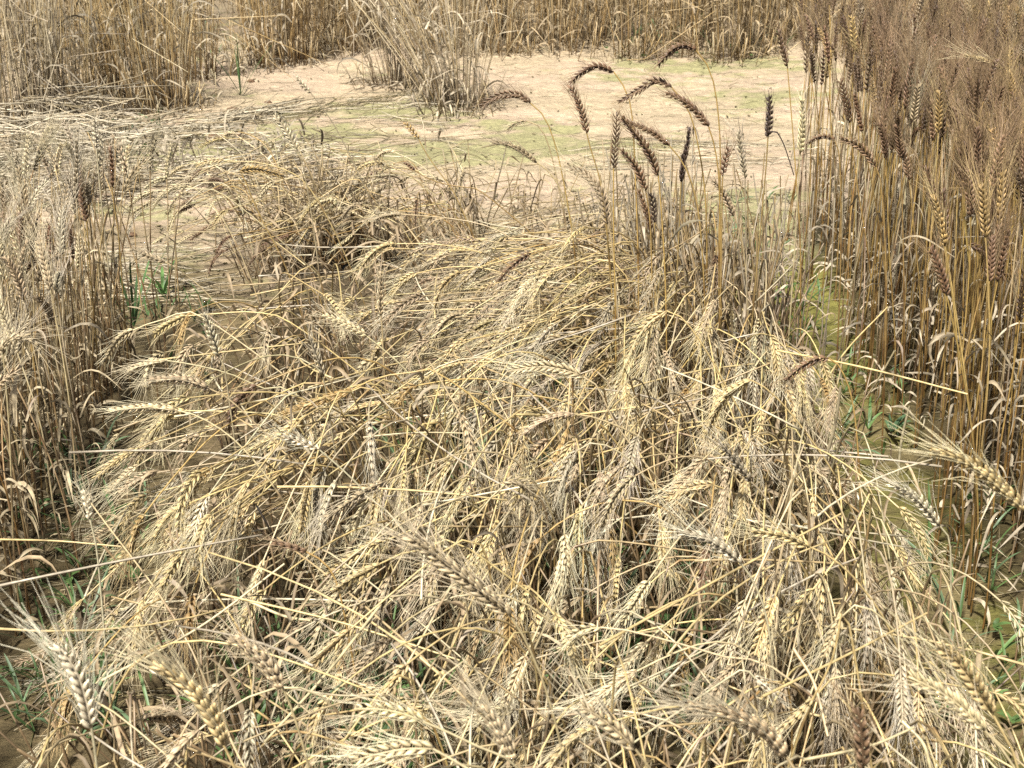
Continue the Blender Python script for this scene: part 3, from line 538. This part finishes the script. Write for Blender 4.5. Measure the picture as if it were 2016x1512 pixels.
tc_ = np.array([(.46, .36, .22), (.40, .29, .14), (.44, .38, .27)])[rng.integers(0, 3, n)][:, None] * (1 + rng.normal(0, .2, (n, 1, 1))) * lerp(np.array([.5, .42, .4]), 1.0, s[None, :, None])
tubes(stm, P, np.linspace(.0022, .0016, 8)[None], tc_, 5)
a2 = rng.uniform(0, 6.28, n); dry_leaves(lf, P[np.arange(n), rng.integers(1, 7, n)], np.stack([np.cos(a2), np.sin(a2), 0 * a2], 1), rng.uniform(.06, .16, n), rng.uniform(.003, .008, n), np.array([.48, .40, .28]) * (1 + rng.normal(0, .25, (n, 1, 1))))
# broken straws lying over the top of the tangle
n = 230; bx, by = rng.uniform(-.68, .66, n), 1.15 + 2.7 * rng.random(n) ** .9
az = rng.uniform(0, math.pi, n); ln = rng.uniform(.12, .42, n); zz = rng.uniform(.08, .42, n) * lerp(1.0, .72, sstep(2.2, 3.6, by)); tl = rng.normal(0, .16, n); cv = rng.normal(0, .05, n)
s = np.linspace(-.5, .5, 6)
bx = np.clip(bx, -.72 + np.abs(np.cos(az)) * ln * .5, .70 - np.abs(np.cos(az)) * ln * .5)
dx, dy = np.cos(az)[:, None], np.sin(az)[:, None]; off = (cv * ln)[:, None] * (s ** 2)[None] * 4
P = np.stack([bx[:, None] + dx * ln[:, None] * s - dy * off, by[:, None] + dy * ln[:, None] * s + dx * off, np.maximum(zz[:, None] + (np.tan(tl) * ln)[:, None] * s, .01)], -1)
pal = np.array([(.62, .48, .23), (.62, .54, .36), (.46, .39, .28), (.46, .34, .17)])[rng.integers(0, 4, n)] * (1 + rng.normal(0, .1, (n, 1)))
tubes(stm, P, np.linspace(.0022, .0015, 6)[None], pal[:, None], 4)
# dry leaf blades all through
n = 1500; bx, by = rng.uniform(-.70, .72, n), 1.1 + 2.9 * rng.random(n); az = rng.uniform(0, 6.28, n)
dry_leaves(lf, np.stack([bx, by, rng.uniform(.0, .30, n)], 1), np.stack([np.cos(az), np.sin(az), 0 * az], 1), rng.uniform(.06, .20, n), rng.uniform(.003, .008, n),
           (np.array([.44, .34, .21]) * (1 + rng.normal(0, .25, (n, 1, 1))) * np.array([1, .98, .95])))
lm = stm.build('lodged_wheat', M_STEM); tag(lm, 'thick tangle of fallen golden wheat straw filling the middle plot', 'lodged wheat', kind='stuff')
ears_m.build('ears', M_EAR, lm); awn_m.build('awns', M_AWN, lm); lf.build('leaves', M_LEAF, lm)

# ------------------------------------------------------------------ standing plots to the right and left
def standing(n, xr, yr, hgt, lean, tones, n_single, awn, name, label, cat, leaf_n, leaf_c, ear_p=1.0, edge=0, hook=.5, rows=.15, stem_mul=(1, 1, 1), leaf_s=1.0):
    C = []; tilt = lambda a_, b_: (fbm(np.array(a_ * 2.5 + 11), np.array(b_ * 2.5), 77, 2) - .5) * .5
    while len(C) < n:
        x, y = rng.uniform(*xr), rng.uniform(*yr)
        x = round((x - xr[0]) / rows) * rows + xr[0] + rng.normal(0, rows * .26)
        if edge and abs(x) < edge + .05 * math.sin(y * 7): continue
        h_ = rng.uniform(*hgt); a = rng.uniform(0, 6.28); l_ = abs(rng.normal(0, lean)) * h_
        s_ = np.linspace(0, 1, 16)
        b_ = np.array([x, y, -.02])
        dirv = np.array([math.cos(a) * l_ + tilt(x, y) * h_ * .5, math.sin(a) * l_ + tilt(y + 5, x) * h_ * .5, 0])
        P_ = b_ + dirv * (s_ ** 1.7)[:, None] + np.array([0, 0, 1]) * (h_ * s_)[:, None]
        P_[:, 0] += .006 * np.sin(s_ * rng.uniform(3, 8) + rng.uniform(0, 6))
        t0 = nrm(P_[-1] - P_[-3]); el = math.asin(min(t0[2], .999)); aa = math.atan2(t0[1], t0[0])
        e1 = el - abs(rng.normal(0, hook)) * (2.2 if rng.random() < .14 else .6)
        se = np.linspace(0, 1, 13); ee = el + (e1 - el) * se ** .9
        de = np.stack([np.cos(ee) * math.cos(aa), np.cos(ee) * math.sin(aa), np.sin(ee)], 1)
        E_ = P_[-1] + np.vstack([np.zeros(3), np.cumsum(de[:-1], 0)]) * rng.uniform(.08, .108) / 12
        C.append((P_, E_, tones[rng.integers(len(tones))]))
    px_ = to_px(np.array([c[1][6] for c in C])); ins = (px_[:, 0] > 5) & (px_[:, 0] < 2010) & (px_[:, 1] > 5) & (px_[:, 1] < 1500)
    mid_ = px_
    sc_ = []
    for p, i_ in zip(px_, ins):
        sc_.append(-99 if not i_ else -p[2] - .12 * ((np.abs(mid_[:, 0] - p[0]) < 22) & (np.abs(mid_[:, 1] - p[1]) < 50) & (mid_[:, 2] < p[2])).sum())
    sing = set(np.argsort(sc_)[::-1][:n_single].tolist())
    sm, em, am, lm_ = MB(), MB(), MB(), MB()
    for k, (P_, E_, tone) in enumerate(C):
        if k in sing:
            stalk(P_, E_, tone, '', EARS_GRP, awn=awn * rng.uniform(.85, 1.15), leaves=1, spread=.10); continue
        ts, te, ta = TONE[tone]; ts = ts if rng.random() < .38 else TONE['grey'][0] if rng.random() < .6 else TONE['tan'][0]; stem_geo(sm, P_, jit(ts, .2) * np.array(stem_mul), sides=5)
        if rng.random() < ear_p: ear_geo(em, am, E_, jit(te, .18) * (.66 if tone == 'dark' else .9), jit(ta, .16) * rng.uniform(.75, 1.15), nsp=int(rng.integers(15, 20)), lod=0, width=rng.uniform(.8, 1.15), awn=awn * rng.uniform(.7, 1.25), awn_n=1 + int(rng.random() < .55), spread=.14, awn_r=.00032)
    B = np.array([c[0][0] for c in C]); pick = rng.integers(0, len(B), leaf_n); az_ = rng.uniform(0, 6.28, leaf_n)
    zz_ = np.abs(rng.normal(0, .2, leaf_n)).clip(0, .55)
    dry_leaves(lm_, B[pick] + np.stack([0 * zz_, 0 * zz_, zz_ + .02], 1), np.stack([np.cos(az_), np.sin(az_), 0 * az_], 1), rng.uniform(.06, .2, leaf_n) * leaf_s, rng.uniform(.003, .009, leaf_n) * leaf_s ** .5,
               np.array(leaf_c) * (1 + rng.normal(0, .28, (leaf_n, 1, 1))))
    o_ = sm.build(name, M_STEM); tag(o_, label, cat, kind='stuff')
    if em.n: em.build('ears', M_EAR, o_)
    if am.n: am.build('awns', M_AWN, o_)
    lm_.build('leaves', M_LEAF, o_)
standing(2700, (.88, 2.2), (1.75, 4.75), (.60, .75), .08, ['dark'] * 14 + ['brown'] * 6 + ['ginger'] * 3 + ['tan'], 50, .07, 'standing_wheat',
         'dense standing plot of dark bristly wheat on brown stems beside the right alley', 'standing wheat', 6500, (.62, .52, .36), edge=.87, stem_mul=(1.2, 1.18, 1.2), hook=.4, leaf_s=.7)
standing(1000, (-1.9, -.86), (1.35, 3.55), (.44, .60), .13, ['grey'] * 4 + ['tan'] * 6 + ['brown'] + ['pale'] * 2, 14, .06, 'standing_wheat',
         'thinner standing plot of grey brown wheat beside the left alley', 'standing wheat', 3200, (.58, .47, .29), edge=.86, hook=.7, stem_mul=(1.05, .97, .86), ear_p=.45, leaf_s=.8)

# ------------------------------------------------------------------ clumps and stand at the back
def clump(mbs, mbl, c, n, rad, hgt, lean, spread, colr, leaves, lc, sides=4):
    a, r_ = rng.uniform(0, 6.28, n), rad * np.sqrt(rng.random(n)); h_ = rng.uniform(*hgt, n); s_ = np.linspace(0, 1, 9)
    ox, oy = np.cos(a) * r_, np.sin(a) * r_
    dx_ = (ox / rad * spread + lean[0] + rng.normal(0, .07, n)) * h_; dy_ = (oy / rad * spread + lean[1] + rng.normal(0, .07, n)) * h_
    p = rng.uniform(1.0, 1.9, n)[:, None]
    P_ = np.stack([c[0] + ox[:, None] + dx_[:, None] * s_ ** p, c[1] + oy[:, None] + dy_[:, None] * s_ ** p, -.02 + h_[:, None] * s_], -1)
    br = rng.random(n) < .16; kk = rng.integers(3, 7, n)        # some stems are snapped over
    for q in np.where(br)[0]:
        k_ = kk[q]; sl = np.arange(9 - k_) * h_[q] / 8; d_ = rng.normal(0, 1, 2); d_ /= np.linalg.norm(d_) + 1e-6
        P_[q, k_:, 0] = P_[q, k_, 0] + d_[0] * sl; P_[q, k_:, 1] = P_[q, k_, 1] + d_[1] * sl; P_[q, k_:, 2] = np.maximum(P_[q, k_, 2] - sl * rng.uniform(-.3, .7), .02)
    base_c = np.array(colr)[rng.integers(0, len(colr), n)] * (1 + rng.normal(0, .18, (n, 1)))
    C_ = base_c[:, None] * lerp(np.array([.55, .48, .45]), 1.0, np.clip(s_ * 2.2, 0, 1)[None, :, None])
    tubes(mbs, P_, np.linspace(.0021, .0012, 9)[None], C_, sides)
    if leaves:
        pk = rng.integers(0, n, leaves); sk = rng.integers(0, 6, leaves); a2 = rng.uniform(0, 6.28, leaves)
        dry_leaves(mbl, P_[pk, sk] + np.array([0, 0, .015]), np.stack([np.cos(a2), np.sin(a2), 0 * a2], 1), rng.uniform(.08, .26, leaves), rng.uniform(.004, .010, leaves),
                   np.array(lc) * (1 + rng.normal(0, .28, (leaves, 1, 1))))
    if mbl is not None and leaves:
        m_ = n; a3 = rng.uniform(0, 6.28, m_); rr_ = rad * rng.uniform(.7, 1.9, m_); q_ = np.stack([c[0] + np.cos(a3) * rr_, c[1] + np.sin(a3) * rr_, 0 * a3 + .005], 1)
        dry_leaves(mbl, q_, np.stack([np.cos(a3), np.sin(a3), 0 * a3], 1), rng.uniform(.04, .16, m_), rng.uniform(.003, .008, m_), np.array(lc) * .8 * (1 + rng.normal(0, .3, (m_, 1, 1))))
        h3 = rng.uniform(.02, .16, m_); tubes(mbs, np.stack([q_ - [0, 0, .02], q_ + np.stack([rng.normal(0, .3, m_) * h3, rng.normal(0, .3, m_) * h3, h3], 1)], 1), .0018, base_c[:, None] * .8, 4)
    return P_
BROWN = [(.58, .41, .18), (.62, .47, .25), (.46, .32, .14), (.66, .55, .33)]
GREYB = [(.60, .50, .33), (.66, .55, .35), (.46, .37, .25), (.54, .41, .21)]
sm, lm2 = MB(), MB()
for k in range(162):
    x, y = -3.6 + 7.2 * ((k // 6 + .5 + rng.normal(0, .22) + (k % 6) * .37) / 27 % 1), (7.35, 7.6, 7.85, 8.15, 8.5, 8.9)[k % 6] + rng.normal(0, .05)
    pu = to_px(np.array([x, y, 0]))[0]
    if 390 < pu < 500 and y < 8.4: continue
    if -100 < pu < 1000 and y > 8.2 and rng.random() < .3: continue
    clump(sm, lm2, (x, y), rng.integers(16, 30), rng.uniform(.06, .13), (.65, .9), (rng.normal(0, .05), rng.normal(-.03, .05)), .16, BROWN, 70, (.48, .37, .22))
st_o = sm.build('standing_wheat', M_STEM); tag(st_o, 'brown wall of standing wheat stems beyond the bare sand', 'standing wheat', kind='stuff'); lm2.build('leaves', M_LEAF, st_o)
CG = 'clumps of wheat left standing round the bare sand'
for px, n, rad, hg, lean, sprd, colr, nl, lab in (
    ((35, 262), 110, .20, (.6, .9), (.03, -.02), .10, GREYB, 150, 'dense pale clump of wheat stems just above the matted straw heap'),
    ((112, 248), 90, .15, (.6, .9), (-.02, 0), .12, GREYB, 120, 'dense grey clump of wheat stems with green blades at its foot'),
    ((175, 192), 70, .15, (.6, .9), (0, 0), .14, BROWN, 100, 'brown clump of wheat stems between the grey clump and the round clump'),
    ((232, 200), 60, .12, (.6, .9), (-.02, 0), .14, BROWN, 90, 'narrow brown clump of wheat stems touching the round clump'),
    ((312, 212), 95, .13, (.6, .9), (.0, 0), .16, BROWN, 130, 'round brown clump of wheat stems standing on sand near the green shoot'),
    ((385, 150), 55, .12, (.55, .8), (.02, 0), .16, BROWN, 80, 'brown clump of wheat stems behind the round clump, at the sandy gap'),
    ((545, 118), 75, .14, (.6, .85), (0, 0), .16, BROWN, 110, 'brown clump of wheat stems at the near corner of the far stand'),
    ((775, 165), 46, .10, (.5, .85), (-.14, 0), .38, GREYB, 80, 'grey ragged clump of wheat stems leaning left in front of the far stand'),
    ((895, 208), 84, .12, (.45, .85), (-.20, -.03), .52, GREYB, 120, 'splayed grey clump of wheat stems nearest the dark ears, snapped straws at its foot'),
):
    c = at_z(px[0], px[1], 0); o = empty('wheat_clump', (c[0], c[1], 0), lab, 'wheat clump', CG)
    a, b_ = MB(), MB(); clump(a, b_, c, n, rad, hg, lean, sprd, colr, nl, (.50, .42, .29))
    a.build('stems', M_STEM, o, o.location); b_.build('leaves', M_LEAF, o, o.location)

# ------------------------------------------------------------------ flattened straw and litter on the sand
def flat_straws(mb, region, n, ang, angsd, ln, zmax, cols, r_=.0013, curve=.12):
    u0, u1, v0, v1, slope = region
    u, vv = rng.uniform(u0, u1, n), rng.uniform(v0, v1, n); vv = vv + slope * (u - u0)
    G = np.array([at_z(a, b, 0) for a, b in zip(u, vv)]); az_ = ang + rng.normal(0, angsd, n); l_ = rng.uniform(*ln, n); s_ = np.linspace(-.5, .5, 7)
    cx, sx = np.cos(az_)[:, None], np.sin(az_)[:, None]; b0 = rng.normal(0, curve, n)[:, None] * l_[:, None]
    off = b0 * (s_ ** 2 * 4)[None] + .02 * l_[:, None] * np.sin(s_[None] * 9 + rng.uniform(0, 6, (n, 1)))
    kp = rng.uniform(-.3, .3, (n, 1)); kinked = rng.random((n, 1)) < .6
    off = off + np.where(kinked, np.abs(s_[None] - kp) * l_[:, None] * rng.normal(0, .42, (n, 1)), 0) + l_[:, None] * rng.normal(0, .012, (n, 7))
    zz_ = zmax * rng.random(n)[:, None] ** 1.4 + rng.normal(0, .10, n)[:, None] * l_[:, None] * s_ * (1 if zmax > .02 else .05)
    x_ = G[:, :1] + cx * l_[:, None] * s_ - sx * off; y_ = G[:, 1:2] + sx * l_[:, None] * s_ + cx * off
    gz_ = ground_z(x_, y_)
    P_ = np.stack([x_, y_, np.maximum(zz_, 0) + gz_ + .002], -1)
    C_ = np.array(cols)[rng.integers(0, len(cols), n)] * (1 + rng.normal(0, .18, (n, 1)))
    tubes(mb, P_, (rng.uniform(.75, 1.25, n) * r_)[:, None] * np.linspace(1.1, .8, 7)[None], C_[:, None], 4)
WEATH = [(.58, .50, .35), (.50, .41, .26), (.34, .27, .16), (.64, .56, .40), (.20, .16, .09)]
fm = MB()
flat_straws(fm, (-160, 230, 255, 420, 0), 520, .05, .55, (.12, .5), .22, WEATH, .0022)
flat_straws(fm, (0, 400, 268, 312, -.06), 170, .22, .26, (.15, .6), .06, WEATH, .0021)
flat_straws(fm, (330, 560, 258, 275, -.22), 80, .75, .2, (.2, .55), .03, WEATH, .0019)
flat_straws(fm, (220, 520, 325, 385, 0), 110, .02, .34, (.12, .5), .08, WEATH, .0021)
flat_straws(fm, (440, 720, 320, 375, .05), 110, -.05, .5, (.12, .4), .16, WEATH, .0021)
fl2 = MB(); G = np.array([at_z(a, b, 0) for a, b in zip(np.concatenate([rng.uniform(-150, 240, 260), rng.uniform(180, 640, 260)]), np.concatenate([rng.uniform(250, 420, 260), rng.uniform(310, 390, 260)]))]); n = len(G); a2 = rng.uniform(0, 6.28, n)
G[:, 2] = rng.uniform(0, .14, n); dry_leaves(fl2, G, np.stack([np.cos(a2), np.sin(a2), 0 * a2], 1), rng.uniform(.06, .2, n), rng.uniform(.004, .010, n), np.array([.44, .37, .26]) * (1 + rng.normal(0, .3, (n, 1, 1))))
fo = fm.build('flattened_straw', M_STEM); fl2.build('leaves', M_LEAF, fo); tag(fo, 'matted heap of flattened weathered straw on the sand behind the left plot', 'straw', kind='stuff')
fm2 = MB(); DARKF = [(.20, .165, .08), (.26, .21, .11), (.16, .14, .06), (.34, .28, .17), (.46, .39, .26)]
flat_straws(fm2, (330, 1600, 120, 460, 0), 420, .05, .5, (.02, .14), .0, DARKF, .0008, .2)
flat_straws(fm2, (-50, 1000, 400, 600, 0), 300, .05, .6, (.03, .2), .004, DARKF + WEATH, .0010, .2)
flat_straws(fm2, (0, 420, 480, 590, 0), 110, .05, .3, (.1, .5), .02, WEATH)
flat_straws(fm2, (540, 860, 232, 242, -.21), 34, .75, .10, (.3, .7), .004, DARKF)
flat_straws(fm2, (660, 900, 262, 270, .05), 14, -.15, .12, (.2, .6), .004, DARKF)
flat_straws(fm2, (1180, 1560, 275, 345, 0), 70, .0, .14, (.1, .5), .01, WEATH)
flat_straws(fm2, (700, 920, 180, 250, 0), 50, .3, .5, (.1, .4), .02, WEATH)
flat_straws(fm2, (1000, 1560, 380, 560, 0), 220, .05, .6, (.04, .3), .01, DARKF + WEATH, .0010, .2)
flat_straws(fm2, (380, 1010, 300, 470, 0), 130, .05, .6, (.05, .3), .01, DARKF + WEATH, .0010, .2)
flat_straws(fm2, (1480, 2000, 560, 1250, 0), 200, .6, .9, (.04, .25), .006, [(.26, .21, .10), (.42, .34, .2), (.15, .13, .05)], .0009, .2)
flat_straws(fm2, (40, 420, 560, 1400, 0), 260, .6, .9, (.04, .25), .006, [(.26, .21, .10), (.42, .34, .2), (.15, .13, .05)], .0009, .2)
for (u0, u1, v0, v1, n) in ((300, 1560, 110, 470, 420), (180, 620, 400, 640, 160)):
    G = np.array([at_z(a, b, 0) for a, b in zip(rng.uniform(u0, u1, n), rng.uniform(v0, v1, n))]); a2 = rng.uniform(0, 6.28, n); G[:, 2] = ground_z(G[:, 0], G[:, 1]) + .004
    tubes(fm2, np.stack([G, G + np.stack([np.cos(a2), np.sin(a2), 0 * a2 + .2], 1) * rng.uniform(.004, .014, (n, 1))], 1), rng.uniform(.0012, .0045, (n, 1)) * np.array([[1, .6]]), np.array(DARKF)[rng.integers(0, 3, n)][:, None] * .9, 5)
fo = fm2.build('straw_litter', M_STEM); tag(fo, 'thin dark strands and bits of straw littering the bare sand', 'straw litter', kind='stuff')

# ------------------------------------------------------------------ green weeds
def blades(mb, c, n, ln, wd, colr, up=1.0, fall=1.0):
    a = rng.uniform(0, 6.28, n)
    N_ = n; s_ = np.linspace(0, 1, 8); e0 = rng.uniform(.7, 1.35, n) * up; e1 = e0 - rng.uniform(.5, 1.7, n) * fall
    el = e0[:, None] + (e1 - e0)[:, None] * s_ ** 1.5; out = np.stack([np.cos(a), np.sin(a), 0 * a], 1)
    d = np.cos(el)[..., None] * out[:, None] + np.sin(el)[..., None] * np.array([0, 0, 1.0]); l_ = rng.uniform(*ln, n)
    P_ = np.asarray(c)[None, None] + np.concatenate([np.zeros((n, 1, 3)), np.cumsum(d[:, :-1], 1)], 1) * l_[:, None, None] / 7
    P_[..., 2] = np.maximum(P_[..., 2], .004)
    sd_ = np.cross(out, np.array([0, 0, 1.0]))[:, None] + rng.normal(0, .25, (n, 1, 3)); wid = rng.uniform(*wd, n)[:, None] * .5 * (np.sin(np.clip(.12 + s_ * .88, 0, 1) * math.pi) ** .6)[None] + .0002
    ribbons(mb, P_, wid, np.broadcast_to(sd_, P_.shape).copy(), np.array(colr) * (1 + rng.normal(0, .2, (n, 1, 1))), .3)
GREEN = (.095, .16, .05); BLUEG = (.12, .18, .09); DEEP = (.07, .125, .04)
wm = MB()
spots = []
for (u0, u1, v0, v1, n) in ((30, 300, 880, 1460, 110), (1480, 1640, 560, 680, 14), (1640, 1800, 690, 900, 16), (1820, 2010, 980, 1420, 36), (430, 700, 1230, 1500, 50), (780, 1010, 820, 1010, 44),
                            (1020, 1160, 760, 960, 44), (1080, 1400, 1050, 1500, 80), (280, 420, 600, 760, 14), (1400, 1560, 380, 520, 14), (120, 330, 210, 330, 24), (380, 470, 40, 130, 10), (1180, 1560, 70, 112, 26), (560, 900, 1350, 1560, 60)):
    for k in range(n):
        c = at_z(rng.uniform(u0, u1), rng.uniform(v0, v1), 0); c[2] = 0
        if rng.random() < (.6 if 400 < u0 < 1400 else .88): blades(wm, c, rng.integers(2, 5), (.06, .20) if 400 < u0 < 1400 else (.04, .13), (.003, .0065), [GREEN, BLUEG, DEEP][rng.integers(3)])
        else: blades(wm, c, rng.integers(4, 8), (.018, .036), (.007, .012), [GREEN, DEEP][rng.integers(2)], .7)
wo = wm.build('weeds', M_GREEN); tag(wo, 'small green weeds and grass blades sprouting in the alleys and hollows', 'weeds', kind='stuff')
for px, nb, ln, wd, colr, up, nm, lab in (
    ((474, 186), 8, (.16, .30), (.003, .006), (.065, .12, .04), 1.22, 'green_shoot', 'tall narrow green shoot standing on the sand beside the round brown clump'),
    ((322, 580), 8, (.07, .14), (.007, .012), (.09, .17, .05), .9, 'grass_tuft', 'bright green grass tuft on the sand at the edge of the tangle'),
    ((264, 645), 6, (.18, .26), (.006, .010), (.075, .14, .05), 1.25, 'green_shoot', 'thin upright green shoot among the outer stems of the left plot'),
    ((1515, 600), 9, (.06, .13), (.006, .010), (.09, .17, .05), .9, 'grass_tuft', 'green grass tuft in the mossy alley near the far end of the standing plot'),
    ((1755, 850), 9, (.05, .10), (.008, .012), (.09, .155, .075), .9, 'grass_tuft', 'bluish green grass tuft in the right alley under the dark stem bases'),
):
    c = at_z(px[0], px[1], 0); o = empty(nm, (c[0], c[1], 0), lab, 'green shoot' if nm == 'green_shoot' else 'grass tuft')
    m = MB(); blades(m, (c[0], c[1], -.005), nb, ln, wd, colr, up, .25 if nm == 'green_shoot' else 1.0); m.build('leaves', M_GREEN, o, o.location)

# ------------------------------------------------------------------ clods of soil on the sand
import bmesh
for (px, rad, lab) in (((425, 274), .030, 'largest dark crumbly soil clod, on green stained sand'), ((459, 221), .020, 'flat dark soil clod farther back on the sand'),
                       ((466, 264), .018, 'reddish brown soil clod just right of the largest clod'), ((528, 201), .011, 'tiny dark soil crumb on clean sand below the green shoot'),
                       ((494, 158), .013, 'small brown soil crumb right of the green shoot'), ((258, 456), .012, 'small dark crumb on the bare sand near the left plot')):
    c = at_z(px[0], px[1], 0); bm = bmesh.new(); bmesh.ops.create_icosphere(bm, subdivisions=4, radius=rad)
    V_ = np.array([v_.co[:] for v_ in bm.verts]); d_ = V_ / rad
    k_ = fbm(d_[:, 0] * 2.3 + d_[:, 2] * 1.7 + 9 + px[0], d_[:, 1] * 2.3 - d_[:, 2] * 1.1 + 9, 91); k2 = fbm(d_[:, 0] * 7 + d_[:, 2] * 5 + 20, d_[:, 1] * 7 + 20 + d_[:, 2] * 3, 92)
    V_ = V_ * (0.45 + .7 * k_ + .5 * k2)[:, None] * np.array([1.25, 1.0, .62]); F_ = np.array([[v_.index for v_ in f.verts] for f in bm.faces]); bm.free()
    gz0 = float(ground_z(np.array(c[0]), np.array(c[1])))
    m = MB(); m.add(V_ + np.array([c[0], c[1], gz0 + rad * .35]), np.array([.12, .075, .045]) * (.6 + .8 * k2[:, None]), None, F_)
    o = m.build('soil_clod', M_CLOD, None, (c[0], c[1], gz0)); o.location = (c[0], c[1], gz0); tag(o, lab, 'soil clod', 'clods lying on the sand')

# ------------------------------------------------------------------ loose straws that can be told apart
SG = 'broken straws lying over the plots'
for (a, za), (b_, zb), tone, r_, lab in (
    (((1530, 690), .46), ((1905, 776), .46), 'gold', .0021, 'long golden straw reaching from the tangle across the right alley'),
    (((1602, 790), .20), ((1748, 604), .40), 'gold', .0020, 'straight golden straw slanting up from the right alley to the standing plot'),
    (((1762, 690), .32), ((1700, 790), .18), 'pale', .0022, 'short pale straw hanging at the foot of the standing plot'),
    (((1010, 816), .42), ((1258, 801), .42), 'gold', .0020, 'level golden straw above the smooth ear in the hollow'),
    (((715, 861), .40), ((925, 853), .40), 'pale', .0014, 'thin level straw right of the bleached slanting ear'),
    (((748, 1192), .40), ((520, 1462), .36), 'pale', .0022, 'long pale straw slanting down left behind the plump ear over green weeds'),
    (((478, 1178), .36), ((612, 1222), .36), 'pale', .0022, 'thick pale straw piece right of the front left golden ears'),
    (((552, 1352), .42), ((770, 1366), .40), 'grey', .0016, 'thin grey level straw running right from the plump ear'),
    (((1582, 1496), .48), ((1800, 1432), .48), 'pale', .0018, 'pale straw crossing behind the sooty upright front ear'),
    (((1776, 1420), .44), ((1832, 1514), .40), 'pale', .0024, 'thick pale straw stub leaning beside the pale right front ear'),
    (((1500, 1372), .44), ((1825, 1207), .44), 'gold', .0019, 'golden straw rising right through the star of crossed straws'),
    (((1180, 1270), .40), ((1655, 1012), .46), 'gold', .0020, 'longest golden straw, slanting up right across the right tangle'),
    (((1563, 1278), .46), ((1630, 1450), .40), 'tan', .0022, 'short tan straw leaning down into the star of crossed straws'),
    (((1625, 905), .30), ((1655, 760), .46), 'grey', .0034, 'broad grey sheathed straw standing in the right tangle'),
    (((1768, 935), .06), ((1790, 800), .22), 'grey', .0030, 'pinkish grey straw stub standing in the right alley'),
    (((435, 1170), .40), ((905, 1300), .36), 'gold', .0017, 'golden straw running down right across the front left tangle'),
    (((200, 1340), .30), ((560, 1110), .40), 'pale', .0020, 'pale straw slanting up right above the big front golden ear'),
    (((0, 1062), .36), ((238, 1076), .36), 'gold', .0016, 'golden straw lying level across the left alley'),
):
    p0, p1 = at_z(*a, za), at_z(*b_, zb); mid = (p0 + p1) / 2 + rng.normal(0, .006, 3); P_ = spline([p0, mid, p1], 14)
    m = MB(); c_ = jit(TONE[tone][0], .06); cc = np.tile(c_, (14, 1)); cc[int(rng.integers(4, 10))] *= .55
    tubes(m, P_[None], np.linspace(r_, r_ * .75, 14)[None], cc[None], 8)
    o = m.build('loose_straw', M_STEM, None, mid); o.location = mid; tag(o, lab, 'straw', SG)

# ------------------------------------------------------------------ labels of the remaining single stalks, told by look and by the nearest named ear
ADJ = dict(gold='golden', pale='pale', grey='greyish', ginger='ginger', tan='tan', brown='brown', dark='dark brown', black='blackish', white='whitish')
def pose(d):
    a = math.degrees(math.atan2(-d[1], d[0])) % 360
    return ['pointing right', 'pointing up right', 'upright', 'pointing up left', 'pointing left', 'drooping down left', 'hanging straight down', 'drooping down right'][int(((a + 22.5) % 360) // 45)]
def where(d):
    a = math.degrees(math.atan2(-d[1], d[0])) % 360
    return ['right of', 'above right of', 'above', 'above left of', 'left of', 'below left of', 'below', 'below right of'][int(((a + 22.5) % 360) // 45)]
anch = STALKS[:N_HERO]; ap = np.array([h['px'][:2] for h in anch]); used = set(h['o']['label'] for h in anch)
for st_ in sorted(STALKS[N_HERO:], key=lambda q: float(np.linalg.norm(ap - q['px'][:2], axis=1).min())):
    dv = st_['px'][:2] - ap; dist = np.linalg.norm(dv, axis=1); done = False
    for k in np.argsort(dist)[:6]:
        for pre in (('',) if dist[k] < 70 else ('', 'farther ')):
            lab = f"{ADJ[st_['tone']]} ear {pose(st_['d'])}, {pre}{where(dv[k])} the {anch[k]['short']}".replace('hanging straight down', 'hanging down')
            if lab not in used: done = True; break
        if done and len(lab.split()) <= 16: break
        done = False
    used.add(lab); st_['o']['label'] = lab
